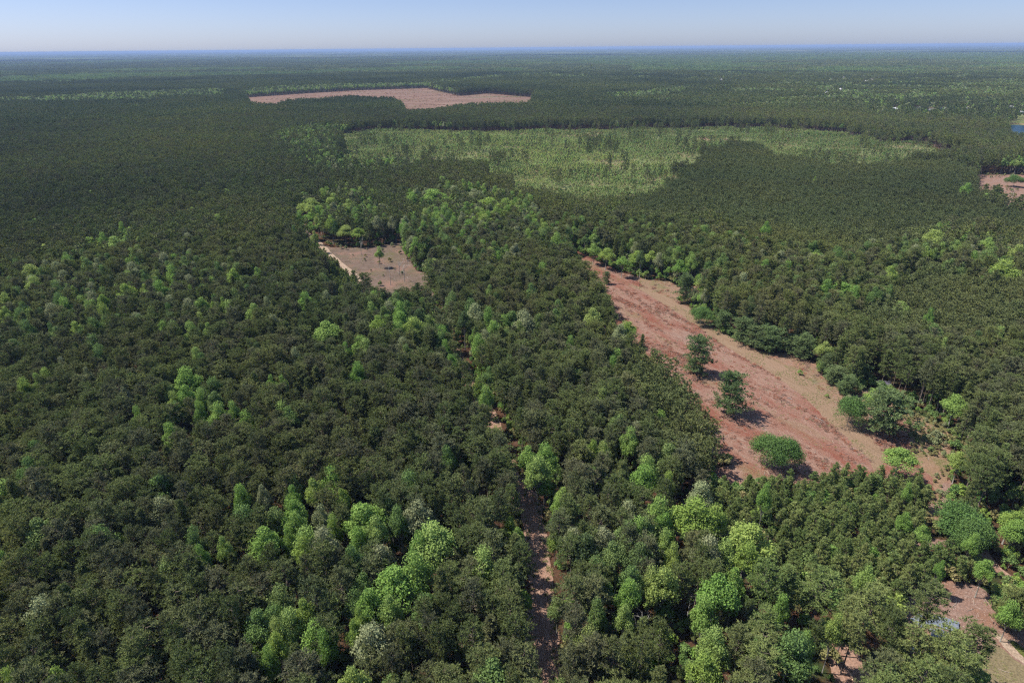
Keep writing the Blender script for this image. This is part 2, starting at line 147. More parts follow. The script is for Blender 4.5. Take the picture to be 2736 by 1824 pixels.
TREES = [
    (-30.1,78.3,20.5,7.5,'y'), (-85.5,79.4,19.1,5.2,'y'), (-93.8,79.7,18.7,4.5,'y'), (35.7,79.7,20.2,6.9,'y'), (-47.5,83.4,18.6,4.4,'g'), (53.1,83.8,21,8.6,'m'),
    (39.5,85.7,19.9,6.5,'g'), (57,86.3,19.1,5.1,'g'), (-47.2,86.9,18.9,4.8,'y'), (-37.4,87.4,18.5,4.4,'g'), (-32.2,89.4,18.5,4.4,'y'), (64.9,89.8,18.5,4.4,'y'),
    (-48.1,90.3,18.5,4.4,'y'), (-45.6,91.3,19.6,6.1,'g'), (-31.7,92.9,18.8,4.6,'y'), (22.7,93.2,18.5,4.4,'g'), (24.5,93.2,18.5,4.4,'g'), (39.6,93.3,19.7,6.1,'g'),
    (-43.8,94.2,19.2,5.4,'y'), (12,94.3,12.5,4.4,'g'), (17.3,94.4,18.5,4.4,'m'), (56,94.7,18.5,4.4,'g'), (-25.5,94.8,19.7,6.2,'g'), (-30.5,96.5,20.2,7.1,'g'),
    (107.6,97,12.5,5.3,'g'), (43,97.9,21,9.9,'g'), (24.2,98.7,19.6,6,'g'), (9.5,99.8,12.5,4.4,'m'), (32.3,100.7,20.1,6.9,'y'), (48.4,101.3,19.6,6.1,'g'),
    (-25.6,101.6,21,12.1,'g'), (30,101.8,19.2,5.3,'y'), (77.1,102.1,19.2,5.3,'g'), (1.8,102.3,12.5,4.6,'y'), (-21.8,104.6,21,8.3,'g'), (53.2,108.6,19.8,6.4,'y'),
    (110.3,109.3,12.5,5.3,'g'), (-117.6,109.9,18.5,4.4,'g'), (36.5,109.9,18.5,4.4,'y'), (99.8,109.9,12.5,2.7,'g'), (-72.8,111.2,18.5,4.4,'g'), (-117.3,111.4,20.2,6.9,'g'),
    (-22,112.7,19.4,5.7,'g'), (-49.7,112.8,19.1,5.2,'y'), (-69,113.6,18.5,4.4,'g'), (-58.5,113.9,21,8.8,'g'), (35.4,114.4,18.9,4.9,'g'), (55.7,114.4,21,11.4,'y'),
    (-18.7,115.3,21,12.4,'g'), (-76.4,115.6,19.2,5.3,'m'), (-37.4,116.1,19.2,5.3,'g'), (-54.7,116.4,18.5,4.4,'g'), (-33.5,118.4,20.1,6.8,'g'), (112.9,118.5,12.5,3.8,'g'),
    (37,120,19.6,5.9,'g'), (10.4,120.3,12.5,4.4,'y'), (-44.7,120.4,18.5,4.4,'y'), (-53.6,121.2,19.6,6,'g'), (102.3,121.7,12.5,4.8,'g'), (0.8,122,12.5,4.4,'g'),
    (49.6,122,20.1,6.9,'y'), (-36.4,122.4,21,11.1,'g'), (-28.4,122.4,19.6,6,'m'), (126.9,122.5,12.5,6.3,'g'), (45.7,123,21,11.6,'y'), (117.7,123.5,11.5,9.8,'o'),
    (-48.5,124,19.4,5.6,'p'), (36.8,124.7,20.5,7.5,'g'), (-55.1,125,20.2,7,'g'), (11.8,125.1,12.5,5.3,'g'), (-1.3,125.2,12.5,4.4,'y'), (101.1,126.1,12.5,3.9,'g'),
    (129.4,126.9,12.5,7.9,'y'), (117.5,127.9,11.5,13.2,'o'), (-1.9,130.3,12.5,5,'y'), (-44.6,131.1,18.5,4.4,'y'), (66.2,131.4,18.5,4.4,'g'), (71.2,131.9,2.7,3,'g'),
    (-71.4,132,19.2,5.4,'g'), (-57.7,132.4,19.2,5.4,'g'), (70.2,132.5,18.5,4.4,'g'), (-66.4,133.1,18.7,4.4,'p'), (12.4,133.1,12.5,5.1,'g'), (-52.9,133.6,19.8,6.4,'y'),
    (34.5,136.3,21,8.5,'g'), (96.8,136.4,3.3,3.6,'y'), (42,136.7,18.5,4.4,'y'), (67.5,137,5.1,5.7,'y'), (13.9,138,12.5,6.2,'g'), (108.7,138,12.5,3.1,'g'),
    (89.9,140,2.8,3.2,'y'), (107,140,3.3,3.7,'y'), (37.1,141.3,20.6,7.7,'g'), (6.7,141.3,20.4,7.4,'g'), (65.8,142.4,3.4,3.7,'y'), (8.8,142.6,12.5,5.8,'g'),
    (9.2,146.8,20.5,7.6,'g'), (3.9,147.5,20,6.7,'g'), (2,148.1,12.5,4.4,'p'), (-19.2,148.4,19.7,6.2,'m'), (-18.9,148.5,19.2,5.3,'g'), (8.2,148.7,12.5,7,'g'),
    (26.3,149.9,19.2,5.3,'y'), (23.1,151.9,18.6,4.4,'y'), (132.2,152,12.5,6.7,'y'), (116,154.4,12.5,10.8,'g'), (34.6,155.9,19.9,6.4,'g'), (10.4,157.5,12.5,7.3,'g'),
    (83.9,159.3,12,10.6,'o'), (79.6,161.1,12,11.2,'o'), (-104.9,161.5,19.8,6.4,'g'), (135.8,168.5,2.5,2.8,'m'), (138.8,172.5,3.8,4.3,'p'), (-121.4,173,18.6,4.4,'g'),
    (142.1,175.1,4.3,4.8,'p'), (-90.9,175.8,19,5,'g'), (48.8,175.9,12.6,6.2,'g'), (-102.7,176.4,18.6,4.4,'g'), (-9.9,178.8,19,5,'g'), (138.6,180.9,2.7,2.9,'m'),
    (-113.8,182,19.1,5.1,'y'), (-99.5,182.2,19.5,5.8,'m'), (150.1,182.4,14.4,9.7,'g'), (-105,182.8,19.1,5.1,'g'), (-9.2,183.1,19.7,6.2,'g'), (136.6,183.5,2.7,3,'m'),
    (-110.4,183.9,20.6,7.7,'g'), (116.2,184.1,12,10.6,'o'), (-132.7,187.2,18.5,4.4,'p'), (126.1,188.2,13.4,7.8,'g'), (-169.9,190.7,19.6,6,'y'), (-11.8,191.3,18.5,4.4,'y'),
    (-81.2,193.3,19.2,5.4,'g'), (-85.2,194,18.8,4.7,'g'), (-115.2,196.6,21,10.2,'g'), (-169.3,197.2,18.9,4.8,'g'), (-167,198.3,19.7,6.2,'y'), (-56,200,20,6.6,'g'),
    (123.6,200.5,3.4,3.8,'p'), (-154.4,201.5,18.9,4.9,'p'), (118.2,203.7,1.7,1.9,'g'), (37.4,205.4,19.3,5.5,'g'), (-22.3,206.6,20.1,6.8,'g'), (-169.1,209.5,18.6,4.4,'p'),
    (-83.1,214.8,19.1,5.1,'p'), (-120.4,214.9,19.5,5.8,'g'), (-64.6,219.8,19.5,5.9,'g'), (168.1,219.9,19,5,'g'), (-25.6,220.7,19.1,5.2,'g'), (115.7,222,2.5,2.8,'g'),
    (22.7,223.3,19.2,5.3,'g'), (-13.2,223.4,20.3,7.2,'g'), (194.6,226.4,19.9,6.4,'g'), (127.1,227.8,13.3,7.7,'y'), (43.9,231.6,20.9,8.1,'p'), (47.1,234.2,20.1,6.8,'y'),
    (-76.8,235.7,21,13.4,'g'), (-8.2,236,20.5,7.6,'g'), (-133.1,238.2,20.3,7.1,'g'), (-41.1,238.7,21,9.7,'y'), (-126.5,239.7,19.4,5.6,'g'), (-182.6,240.8,20.3,7.2,'y'),
    (-204.1,241.3,20.3,7.2,'m'), (-56.7,241.9,21,9.1,'y'), (-195.2,242.7,18.5,4.4,'m'), (5.7,244.7,21,10.6,'p'), (-47.9,246.5,20.7,7.9,'g'), (51.4,248.1,13.6,8.2,'y'),
    (35.1,248.4,21,9.3,'y'), (181,249.2,18.5,4.4,'g'), (-218.5,250.4,20,6.6,'y'), (-135.5,251.1,19.5,5.8,'y'), (-9.8,251.5,19.9,6.5,'g'), (-16.6,254.2,21,8.8,'p'),
    (-114,256.5,21,9.3,'g'), (-122.2,256.8,19,5.1,'p'), (-50.1,256.8,20.9,8.1,'g'), (-226.1,259.1,20.1,6.8,'y'), (-62.7,260.3,20,6.7,'g'), (-184.5,262.6,19.1,5.2,'y'),
    (-155.3,262.8,19.1,5.2,'m'), (-135.8,264.2,19.1,5.2,'y'), (-221.6,264.3,20.2,6.9,'m'), (-193.5,265.5,19.1,5.2,'g'), (-141.6,266.9,20.7,7.9,'g'), (179.8,267.7,14.3,9.5,'g'),
    (-27.4,268.1,20.6,7.7,'m'), (-113,269.2,19.2,5.3,'p'), (-133.9,269.7,19.2,5.3,'y'), (-53.4,269.7,21,10,'m'), (-96.2,271.4,20.8,8,'g'), (-189.9,272.8,20.3,7.1,'y'),
    (89.7,272.9,9.5,10.5,'o'), (-237.8,275,19.8,6.3,'y'), (-86.7,275.1,19.8,6.3,'p'), (8.5,280.9,20.8,8,'m'), (-10.7,282.5,19.4,5.6,'g'), (150.9,282.9,20.6,7.7,'g'),
    (-11.3,283.1,19.2,5.3,'g'), (-186.1,285.5,21,10.2,'y'), (-156.5,287.7,18.5,4.4,'y'), (-164,287.8,18.5,4.4,'m'), (-171.2,288.3,21,9.3,'g'), (-214.4,288.6,18.8,4.7,'y'),
    (-179.6,288.7,19.4,5.6,'y'), (-222.7,290.7,21,8.4,'m'), (165.8,292.1,15,15.4,'g'), (-238.1,295.5,21,9.5,'y'), (106.2,301.1,13.5,7.9,'p'), (-170.8,301.5,19.5,5.8,'g'),
    (191.7,302.1,21,9.8,'y'), (-143.3,306.9,21,8.8,'y'), (255.9,308.5,21,15,'y'), (-132.8,312.2,19.6,6,'g'), (133,313.1,20.6,7.6,'g'), (-177.8,313.2,20.8,8,'g'),
    (-253,314.9,21,11.1,'y'), (107.6,317.2,14.1,9.2,'g'), (203.9,317.9,15,11.9,'y'), (-156.5,320.2,19.7,6.1,'m'), (-141,321.8,18.8,4.6,'y'), (-171.5,323.3,19.1,5.1,'p'),
    (258.1,326.2,21,11.4,'m'), (-253.2,326.7,19.7,6.2,'p'), (-224,327,21,8.3,'p'), (-230.7,327.2,21,8.3,'m'), (94,330.7,14.3,9.5,'g'), (230.4,334.6,20.8,8,'y'),
    (280.7,335.1,21,9.8,'y'), (-42.9,337,14.5,11.5,'y'), (225.4,337.1,20.9,8.1,'p'), (-6.5,337.9,19.2,5.3,'g'), (-249.8,339.9,20.5,7.5,'m'), (-182.2,340.9,19.2,5.4,'g'),
    (63.1,340.9,13.9,8.8,'g'), (171.6,341.2,15,16.6,'y'), (213.7,341.5,19.3,5.5,'g'), (86.3,343.2,12.5,5.9,'y'), (81.4,347,15,10.9,'y'), (255.9,347.3,20.4,7.4,'g'),
    (72.5,348.3,14.5,9.9,'y'), (274.9,350.5,21,11.2,'g'), (128.5,352.9,13,7,'g'), (149,353.1,14,9.1,'y'), (55.9,354.8,14.6,10.1,'y'), (31.2,360.9,13.6,8.2,'g'),
    (-44.7,361.4,14.5,5.6,'y'), (-79.6,362.5,14.5,5.8,'g'), (-234.6,364.6,20.1,6.9,'m'), (49.8,365.5,14.2,9.3,'g'), (27.5,366.9,21,8.5,'g'), (254.2,367.7,21,16.5,'y'),
    (-241.5,369,21,15,'g'), (-53,373.5,14.5,8.7,'p'), (-64.6,373.8,14.5,5.8,'g'), (-230.5,378.6,18.5,4.4,'y'), (-253.6,381.4,20.3,7.1,'g'), (267.8,384.3,20.2,7.1,'g'),
    (292.3,388.2,19.7,6.1,'m'), (162.3,392.3,20.9,8.2,'g'), (-140.6,397.3,19.7,6.2,'m'), (-28,402.6,21,10.3,'g'), (-101.1,407.8,14.5,9.4,'y'), (-257.6,408.8,19.8,6.3,'g'),
    (-111.5,411.7,14.5,12.6,'y'), (-17.3,417.3,21,11.7,'y'), (-216.6,417.4,19.1,5.2,'y'), (-138.1,423.7,14.5,9.7,'g'), (-200.2,424.4,20.7,7.8,'y'), (-41.4,435.8,14.5,13.3,'g'),
    (-10,437.5,21,10,'y'), (-71.6,449.2,14.5,12.5,'g'), (-229.3,449.9,19.7,6.2,'y'), (-108.3,450.6,14.5,12.6,'g'), (-146.2,452,14.5,12.6,'g'), (-46.5,452.1,21,10.8,'y'),
    (-37.9,456.5,14.5,10.4,'g'), (-124,459.7,14.5,12.8,'y'), (-4.1,464.2,21,12.4,'y'), (-107.7,468,14.5,14.2,'g'), (-121,469,21,11.2,'y'), (-17,469.6,21,20.9,'y'),
    (-148.2,470.1,21,15.4,'y'), (-60.6,470.8,14.5,11.9,'y'), (-99.6,476.9,14.5,10.8,'p'), (-142.9,478.6,14.5,13.3,'m'), (-159.5,479.2,14.5,14.5,'y'), (-161,480.4,21,11.4,'g'),
    (-137,489.5,21,13.1,'y'), (-77.1,492.2,21,13.1,'g'), (-59.7,496.8,21,25,'g'), (-29.3,500.8,21,16.3,'p'), (365.5,505.5,21,10.3,'g'), (-150.3,506.1,21,9,'y'),
    (-46.2,512.7,21,12.1,'p'), (265.9,552.9,18.5,4.4,'y'), (463.3,581.3,11.5,14.6,'o'),
]
PTS = {"shed": [142.6, 209.2], "tarp1": [92.8, 102.1], "tarp2": [97.4, 101.9], "tarp3": [95.1, 98.7], "bucket": [112.8, 99.8], "whitebox": [86.7, 94.9], "pole": [110.5, 97.0], "log": [70.4, 86.8], "hA1": [774.5, 1330.6], "hA2": [866.5, 1327.7], "hA3": [828.6, 1351.0], "hA4": [765.4, 1370.8], "hA5": [955.5, 1233.7], "hA6": [1016.6, 1344.8], "hA7": [827.5, 1304.5], "hA8": [915.8, 1327.0], "hA9": [969.3, 1321.6], "hB1": [1250.2, 2366.7], "hB2": [849.3, 1798.9], "hB3": [959.5, 1948.7], "hB4": [1187.4, 2498.0], "hB5": [1298.4, 2632.7], "hB6": [1428.9, 2735.2], "hB7": [1332.4, 2485.1], "hC": [795.5, 2545.5], "pile": [444.7, 582.0], "clear_shrub": [-108.6, 389.3], "pole2": [108.7, 188.5]}

rng = np.random.default_rng(7)
random.seed(7)
HALF_W, HALF_H, FOCAL = 18.0, 12.0, 22.0


def project(x, y, z):
    """camera-plane position (-1..1 across, -1..1 up) of world points: used only to learn what stands in view"""
    d = np.stack([x, y, z - CAM_Z], -1)
    f = d @ np.array(FW)
    return (d @ np.array(RT)) / f * FOCAL / HALF_W, (d @ np.array(UPV)) / f * FOCAL / HALF_H


def h2(ix, iy, seed):
    n = (ix * 374761393 + iy * 668265263 + seed * 974634777) & 0x7fffffff
    n = ((n ^ (n >> 13)) * 1274126177) & 0x7fffffff
    return ((n ^ (n >> 16)) & 0xffff) / 65535.0


def vnoise(x, y, s, seed=0):
    x = np.asarray(x, float) / s; y = np.asarray(y, float) / s
    ix = np.floor(x).astype(np.int64); iy = np.floor(y).astype(np.int64)
    fx = x - ix; fy = y - iy
    fx = fx * fx * (3 - 2 * fx); fy = fy * fy * (3 - 2 * fy)
    a = h2(ix, iy, seed); b = h2(ix + 1, iy, seed); c = h2(ix, iy + 1, seed); d = h2(ix + 1, iy + 1, seed)
    return (a * (1 - fx) + b * fx) * (1 - fy) + (c * (1 - fx) + d * fx) * fy


def inside(x, y, poly):
    r = np.zeros(x.shape, bool)
    n = len(poly)
    for i in range(n):
        x1, y1 = poly[i]; x2, y2 = poly[(i + 1) % n]
        if y1 == y2:
            continue
        c = ((y1 > y) != (y2 > y))
        xi = (x2 - x1) * (y - y1) / (y2 - y1) + x1
        r ^= c & (x < xi)
    return r


def dist_to_line(x, y, pts):
    best = np.full(x.shape, 1e9); wid = np.zeros(x.shape)
    for (x1, y1, w1), (x2, y2, w2) in zip(pts[:-1], pts[1:]):
        dx, dy = x2 - x1, y2 - y1
        t = np.clip(((x - x1) * dx + (y - y1) * dy) / (dx * dx + dy * dy), 0, 1)
        d = np.hypot(x - x1 - t * dx, y - y1 - t * dy)
        k = d < best
        best[k] = d[k]; wid[k] = (w1 + t * (w2 - w1))[k]
    return best, wid


OPEN = ['field', 'small_clearing', 'sand_track', 'west_track', 'far_clearcut', 'sandy_ground', 'pond', 'slash_clearing',
        'lawn', 'sandy_lane', 'green_verge', 'dirt_lane', 'bare_patch', 'east_gap', 'east_gap2', 'dark_gap']
PINE, DENSE, YOUNG, LEAFY, MIX, REGROW, REMIX, BARE, YARD, ROWS, SMIX, CORNER = range(12)


def cover(x, y):
    """which kind of growth stands at a point of the ground"""
    d = np.hypot(x, y)
    amp = np.clip(d * 0.012, 1.0, 60)
    nx = x + (vnoise(x, y, 14, 1) - .5) * amp + (vnoise(x, y, 60, 2) - .5) * amp * 1.5 * (d > 350)
    ny = y + (vnoise(x, y, 14, 3) - .5) * amp + (vnoise(x, y, 60, 4) - .5) * amp * 1.5 * (d > 350)
    c = np.full(x.shape, PINE)
    # mixed wood on the right, more leafy trees with the distance
    mixp = np.clip((x - 0.15 * y) / 500.0, 0, 1) * (y > 1300)
    c[(y > 1300) & (vnoise(x, y, 160, 8) < 0.70 * mixp + .12)] = MIX
    c[inside(nx, ny, POLY['right_wood'])] = PINE
    c[inside(nx, ny, POLY['dense_stand'])] = DENSE
    for k in POLY:
        if k.startswith('mix_'): c[inside(nx, ny, POLY[k])] = SMIX
    c[inside(nx, ny, POLY['track_strip'])] = YOUNG
    c[inside(nx, ny, POLY['left_strip'])] = DENSE
    c[inside(nx, ny, POLY['young_stand'])] = YOUNG
    c[inside(x, y, POLY['low_growth'])] = YOUNG
    c[inside(nx, ny, POLY['hw_near'])] = MIX
    for k, p in HW.items():
        s = inside(nx, ny, p)
        c[s] = MIX if k in ('i', 'e', 'g', 'm', 'k') else LEAFY
    c[inside(nx, ny, POLY['row_stand'])] = ROWS
    c[inside(nx, ny, POLY['regrowth_mix'])] = REMIX
    ex_ = (vnoise(x, y, 26, 12) - .5) * 40; ey_ = (vnoise(x, y, 26, 13) - .5) * 40
    c[inside(nx + ex_, ny + ey_, POLY['regrowth'])] = REGROW
    c[inside(x, y, POLY['corner'])] = CORNER
    for k in ('houses_a', 'houses_b', 'houses_c'):
        c[inside(nx, ny, POLY[k])] = YARD
    for k in OPEN:
        c[inside(x, y, POLY[k])] = BARE
    ds, _ = dist_to_line(x, y, [(a[0], a[1], 4) for a in SAND_LINE])
    c[(ds < 5.2) & (c != BARE)] = BARE
    dl, w = dist_to_line(x, y, TRACK)
    c[(dl < w * 0.5 + 1.7) & (c != BARE) & (y < 150)] = BARE
    c[(dl < w * 0.5 + 1.5) & (c != BARE) & (y < 262)] = BARE
    c[(dl < w * 0.5 + 0.5) & (c != BARE)] = BARE
    # far country: long bands of leafy and piny woodland
    far = d > 3300
    b = 0.45 * vnoise(x, y * 1.0, 420, 20) + 0.35 * vnoise(x, y * 1.0, 1100, 21) + 0.2 * vnoise(x, y, 2400, 22) + 0.0002 * np.clip(x, 0, 1000)
    c[far] = np.where(b[far] > 0.555, MIX, PINE)
    return c


def candidates(step, r0, r1, jitter=0.42, seed=0):
    """jittered grid over the wedge of land between two distances"""
    g = np.random.default_rng(100 + seed)
    out = []
    xs = np.arange(-r1 * 0.86 - 60, r1 * 0.86 + 60, step)
    ys = np.arange(max(52, r0 * 0.6), r1 + 30, step * 0.9)
    for k in range(0, len(ys), 400):
        X, Y = np.meshgrid(xs, ys[k:k + 400])
        X = X + ((np.arange(Y.shape[0]) % 2) * step * 0.5)[:, None]
        X = X + g.uniform(-jitter, jitter, X.shape) * step
        Y = Y + g.uniform(-jitter, jitter, Y.shape) * step
        X = X.ravel(); Y = Y.ravel()
        d = np.hypot(X, Y)
        s = (d >= r0) & (d < r1) & (np.abs(X) < 0.93 * Y + 42)
        out.append(np.stack([X[s], Y[s]], -1))
    return np.concatenate(out)


# ------------------------------------------------------------ object helpers
def tag(o, label=None, cat=None, group=None, kind=None):
    if label: o["label"] = label
    if cat: o["category"] = cat
    if group: o["group"] = group
    if kind: o["kind"] = kind
    return o


def tri_mesh(name, V, T, mats, mi=None):
    me = bpy.data.meshes.new(name)
    V = np.asarray(V, np.float32); T = np.asarray(T, np.int32)
    me.vertices.add(len(V)); me.vertices.foreach_set("co", V.ravel())
    me.loops.add(T.size); me.loops.foreach_set("vertex_index", T.ravel())
    me.polygons.add(len(T))
    me.polygons.foreach_set("loop_start", np.arange(0, T.size, 3, dtype=np.int32))
    for q in mats: me.materials.append(q)
    if mi is not None:
        me.polygons.foreach_set("material_index", np.asarray(mi, np.int32))
    me.update(); me.validate()
    return me


def link(name, me, parent=None, loc=None):
    o = bpy.data.objects.new(name, me)
    scene.collection.objects.link(o)
    if parent is not None: o.parent = parent
    if loc is not None: o.location = loc
    return o


class Geo:
    """collects triangles with a material number"""
    def __init__(self): self.v = []; self.t = []; self.m = []; self.n = 0
    def add(self, V, T, mi=0):
        V = np.asarray(V, float); T = np.asarray(T, int)
        self.v.append(V); self.t.append(T + self.n); self.m.append(np.full(len(T), mi)); self.n += len(V)
        return self
    def merge(self, other, mi=None):
        V = np.concatenate(other.v); T = np.concatenate(other.t); M = np.concatenate(other.m)
        self.v.append(V); self.t.append(T + self.n); self.m.append(M if mi is None else np.full(len(T), mi)); self.n += len(V)
        return self
    def tube(self, p, r, sides=6, mi=0, cap=True):
        p = np.asarray(p, float); r = np.asarray(r, float); rings = []
        for i in range(len(p)):
            d = p[min(i + 1, len(p) - 1)] - p[max(i - 1, 0)]
            d = d / (np.linalg.norm(d) + 1e-9)
            a = np.array([1., 0, 0]) if abs(d[0]) < .8 else np.array([0, 1., 0])
            u = np.cross(d, a); u /= np.linalg.norm(u); w = np.cross(d, u)
            an = np.arange(sides) * 2 * math.pi / sides
            rings.append(p[i] + r[i] * (np.cos(an)[:, None] * u + np.sin(an)[:, None] * w))
        V = np.concatenate(rings); T = []
        for i in range(len(p) - 1):
            for j in range(sides):
                a = i * sides + j; b = i * sides + (j + 1) % sides
                T += [(a, b, a + sides), (b, b + sides, a + sides)]
        if cap:
            for base in (0, (len(p) - 1) * sides):
                T += [(base, base + j, base + j + 1) for j in range(1, sides - 1)]
        return self.add(V, T, mi)
    def box(self, c, s, rz=0.0, mi=0, taper=1.0):
        V = np.array([[x, y, z] for z in (-.5, .5) for y in (-.5, .5) for x in (-.5, .5)], float)
        V[4:, :2] *= taper
        V = V * np.array(s)
        ca, sa = math.cos(rz), math.sin(rz)
        V = np.stack([V[:, 0] * ca - V[:, 1] * sa, V[:, 0] * sa + V[:, 1] * ca, V[:, 2]], -1) + np.array(c)
        T = [(0, 2, 1), (1, 2, 3), (4, 5, 6), (5, 7, 6), (0, 1, 4), (1, 5, 4), (2, 6, 3), (3, 6, 7), (0, 4, 2), (2, 4, 6), (1, 3, 5), (3, 7, 5)]
        return self.add(V, T, mi)
    def mesh(self, name, mats):
        return tri_mesh(name, np.concatenate(self.v), np.concatenate(self.t), mats, np.concatenate(self.m))


# ------------------------------------------------------------ materials
def new_mat(name):
    mt = bpy.data.materials.new(name); mt.use_nodes = True
    nt = mt.node_tree
    for n in list(nt.nodes): nt.nodes.remove(n)
    out = nt.nodes.new("ShaderNodeOutputMaterial")
    return mt, nt, out


def nd(nt, kind, **kw):
    n = nt.nodes.new(kind)
    for k, v in kw.items(): setattr(n, k, v)
    return n


def ramp(nt, fac, stops):
    r = nd(nt, "ShaderNodeValToRGB")
    while len(r.color_ramp.elements) < len(stops): r.color_ramp.elements.new(0.5)
    for e, (p, c) in zip(r.color_ramp.elements, stops):
        e.position = p; e.color = (c[0], c[1], c[2], 1)
    nt.links.new(fac, r.inputs[0])
    return r.outputs[0]


def noise(nt, vec, scale, detail=3, rough=0.55, dist=0.0):
    n = nd(nt, "ShaderNodeTexNoise")
    n.inputs["Scale"].default_value = scale; n.inputs["Detail"].default_value = detail
    n.inputs["Roughness"].default_value = rough; n.inputs["Distortion"].default_value = dist
    if vec is not None: nt.links.new(vec, n.inputs["Vector"])
    return n.outputs["Fac"]


def mixc(nt, fac, a, b, mode='MIX'):
    n = nd(nt, "ShaderNodeMix", data_type='RGBA', blend_type=mode)
    for s, v in ((n.inputs[0], fac), (n.inputs[6], a), (n.inputs[7], b)):
        if hasattr(v, "links") or isinstance(v, bpy.types.NodeSocket): nt.links.new(v, s)
        elif isinstance(v, (int, float)): s.default_value = v
        else: s.default_value = (*v, 1)
    return n.outputs[2]


def math_n(nt, op, a, b=None, clamp=False):
    n = nd(nt, "ShaderNodeMath", operation=op, use_clamp=clamp)
    for s, v in ((n.inputs[0], a), (n.inputs[1], b)):
        if v is None: continue
        if isinstance(v, bpy.types.NodeSocket): nt.links.new(v, s)
        else: s.default_value = v
    return n.outputs[0]


def world_pos(nt):
    return nd(nt, "ShaderNodeNewGeometry").outputs["Position"]


LEAF_GAIN = 1.34
SOIL_GAIN = 0.54


def foliage(name, tones, transl=0.25, patch=None, patch_scale=0.02, fine=1.6):
    """tones: three colours picked by the tree's own random number and by clump; patch: a second hue in drifts over the land"""
    mt, nt, out = new_mat(name)
    inf = nd(nt, "ShaderNodeObjectInfo")
    tc = nd(nt, "ShaderNodeTexCoord")
    n1 = noise(nt, tc.outputs["Object"], fine, 2)
    tones = [tuple(min(.5, v * LEAF_GAIN) for v in t) for t in tones]
    base = ramp(nt, inf.outputs["Random"], [(0.0, tones[0]), (0.5, tones[1]), (1.0, tones[2])])
    clump = ramp(nt, n1, [(0.3, (0.70, 0.74, 0.72)), (0.5, (1.0, 1.0, 1.0)), (0.7, (1.32, 1.24, 1.2))])
    col = mixc(nt, 1.0, base, clump, 'MULTIPLY')
    if patch:
        wp = world_pos(nt)
        n2 = noise(nt, wp, patch_scale, 3)
        f = ramp(nt, n2, [(0.42, (0, 0, 0)), (0.66, (1, 1, 1))])
        col = mixc(nt, f, col, mixc(nt, 1.0, col, patch, 'MULTIPLY'))
        n3 = noise(nt, wp, patch_scale * .16, 2)
        col = mixc(nt, 1.0, col, ramp(nt, n3, [(0.36, (0.74, 0.77, 0.84)), (0.5, (1.0, 1.0, 1.0)), (0.64, (1.24, 1.20, 1.05))]), 'MULTIPLY')
    d = nd(nt, "ShaderNodeBsdfDiffuse"); nt.links.new(col, d.inputs["Color"])
    t = nd(nt, "ShaderNodeBsdfTranslucent"); nt.links.new(col, t.inputs["Color"])
    m1 = nd(nt, "ShaderNodeMixShader"); m1.inputs[0].default_value = transl
    nt.links.new(d.outputs[0], m1.inputs[1]); nt.links.new(t.outputs[0], m1.inputs[2])
    nt.links.new(m1.outputs[0], out.inputs["Surface"])
    return mt


def plain(name, c1, c2, scale=2.0, rough=0.85, metal=0.0, obj=True):
    mt, nt, out = new_mat(name)
    tc = nd(nt, "ShaderNodeTexCoord")
    n1 = noise(nt, tc.outputs["Object"], scale, 4)
    col = ramp(nt, n1, [(0.3, c1), (0.7, c2)])
    b = nd(nt, "ShaderNodeBsdfPrincipled")
    nt.links.new(col, b.inputs["Base Color"])
    b.inputs["Roughness"].default_value = rough; b.inputs["Metallic"].default_value = metal
    if "Specular IOR Level" in b.inputs: b.inputs["Specular IOR Level"].default_value = 0.25
    nt.links.new(b.outputs[0], out.inputs["Surface"])
    return mt


def soil(name, stops, axis=None, stretch=0.25, patches=None, speck=None, scale=0.35, patch_scale=0.05, bump=0.5):
    """bare ground: streaked tones, larger patches of another colour and small specks"""
    mt, nt, out = new_mat(name)
    pos = world_pos(nt)
    if axis is not None:
        mp = nd(nt, "ShaderNodeMapping", vector_type='TEXTURE')
        mp.inputs["Rotation"].default_value = (0, 0, axis)
        mp.inputs["Scale"].default_value = (1.0 / stretch, 1.0, 1.0)
        nt.links.new(pos, mp.inputs["Vector"]); sp = mp.outputs[0]
    else:
        sp = pos
    stops = [(p, tuple(v * SOIL_GAIN for v in c)) for p, c in stops]
    patches = [(tuple(v * SOIL_GAIN for v in c), lo, hi, q_) for c, lo, hi, q_ in patches] if patches else None
    a = noise(nt, sp, scale, 10, 0.78, 0.3)
    col = ramp(nt, a, stops)
    if patches:
        for k, (c, lo, hi, psc) in enumerate(patches):
            off = nd(nt, "ShaderNodeVectorMath", operation='ADD'); off.inputs[1].default_value = (31.0 * k + 5, 17.0 * k, 0)
            nt.links.new(sp, off.inputs[0])
            pn_ = noise(nt, off.outputs[0], psc, 5, 0.65)
            f = ramp(nt, pn_, [(lo, (0, 0, 0)), (hi, (1, 1, 1))])
            col = mixc(nt, f, col, c)
    fine = noise(nt, pos, 2.2, 4, 0.7)
    col = mixc(nt, 1.0, col, ramp(nt, fine, [(0.28, (0.50, 0.47, 0.47)), (0.5, (0.98, 0.98, 0.98)), (0.75, (1.5, 1.46, 1.42))]), 'MULTIPLY')
    if speck:
        s_ = noise(nt, pos, 3.4, 2, 0.5)
        f = ramp(nt, s_, [(0.66, (0, 0, 0)), (0.72, (1, 1, 1))])
        col = mixc(nt, f, col, speck)
    b = nd(nt, "ShaderNodeBsdfDiffuse"); nt.links.new(col, b.inputs["Color"])
    bp = nd(nt, "ShaderNodeBump"); bp.inputs["Strength"].default_value = bump; bp.inputs["Distance"].default_value = 0.35
    nt.links.new(fine, bp.inputs["Height"]); nt.links.new(bp.outputs[0], b.inputs["Normal"])
    nt.links.new(b.outputs[0], out.inputs["Surface"])
    return mt


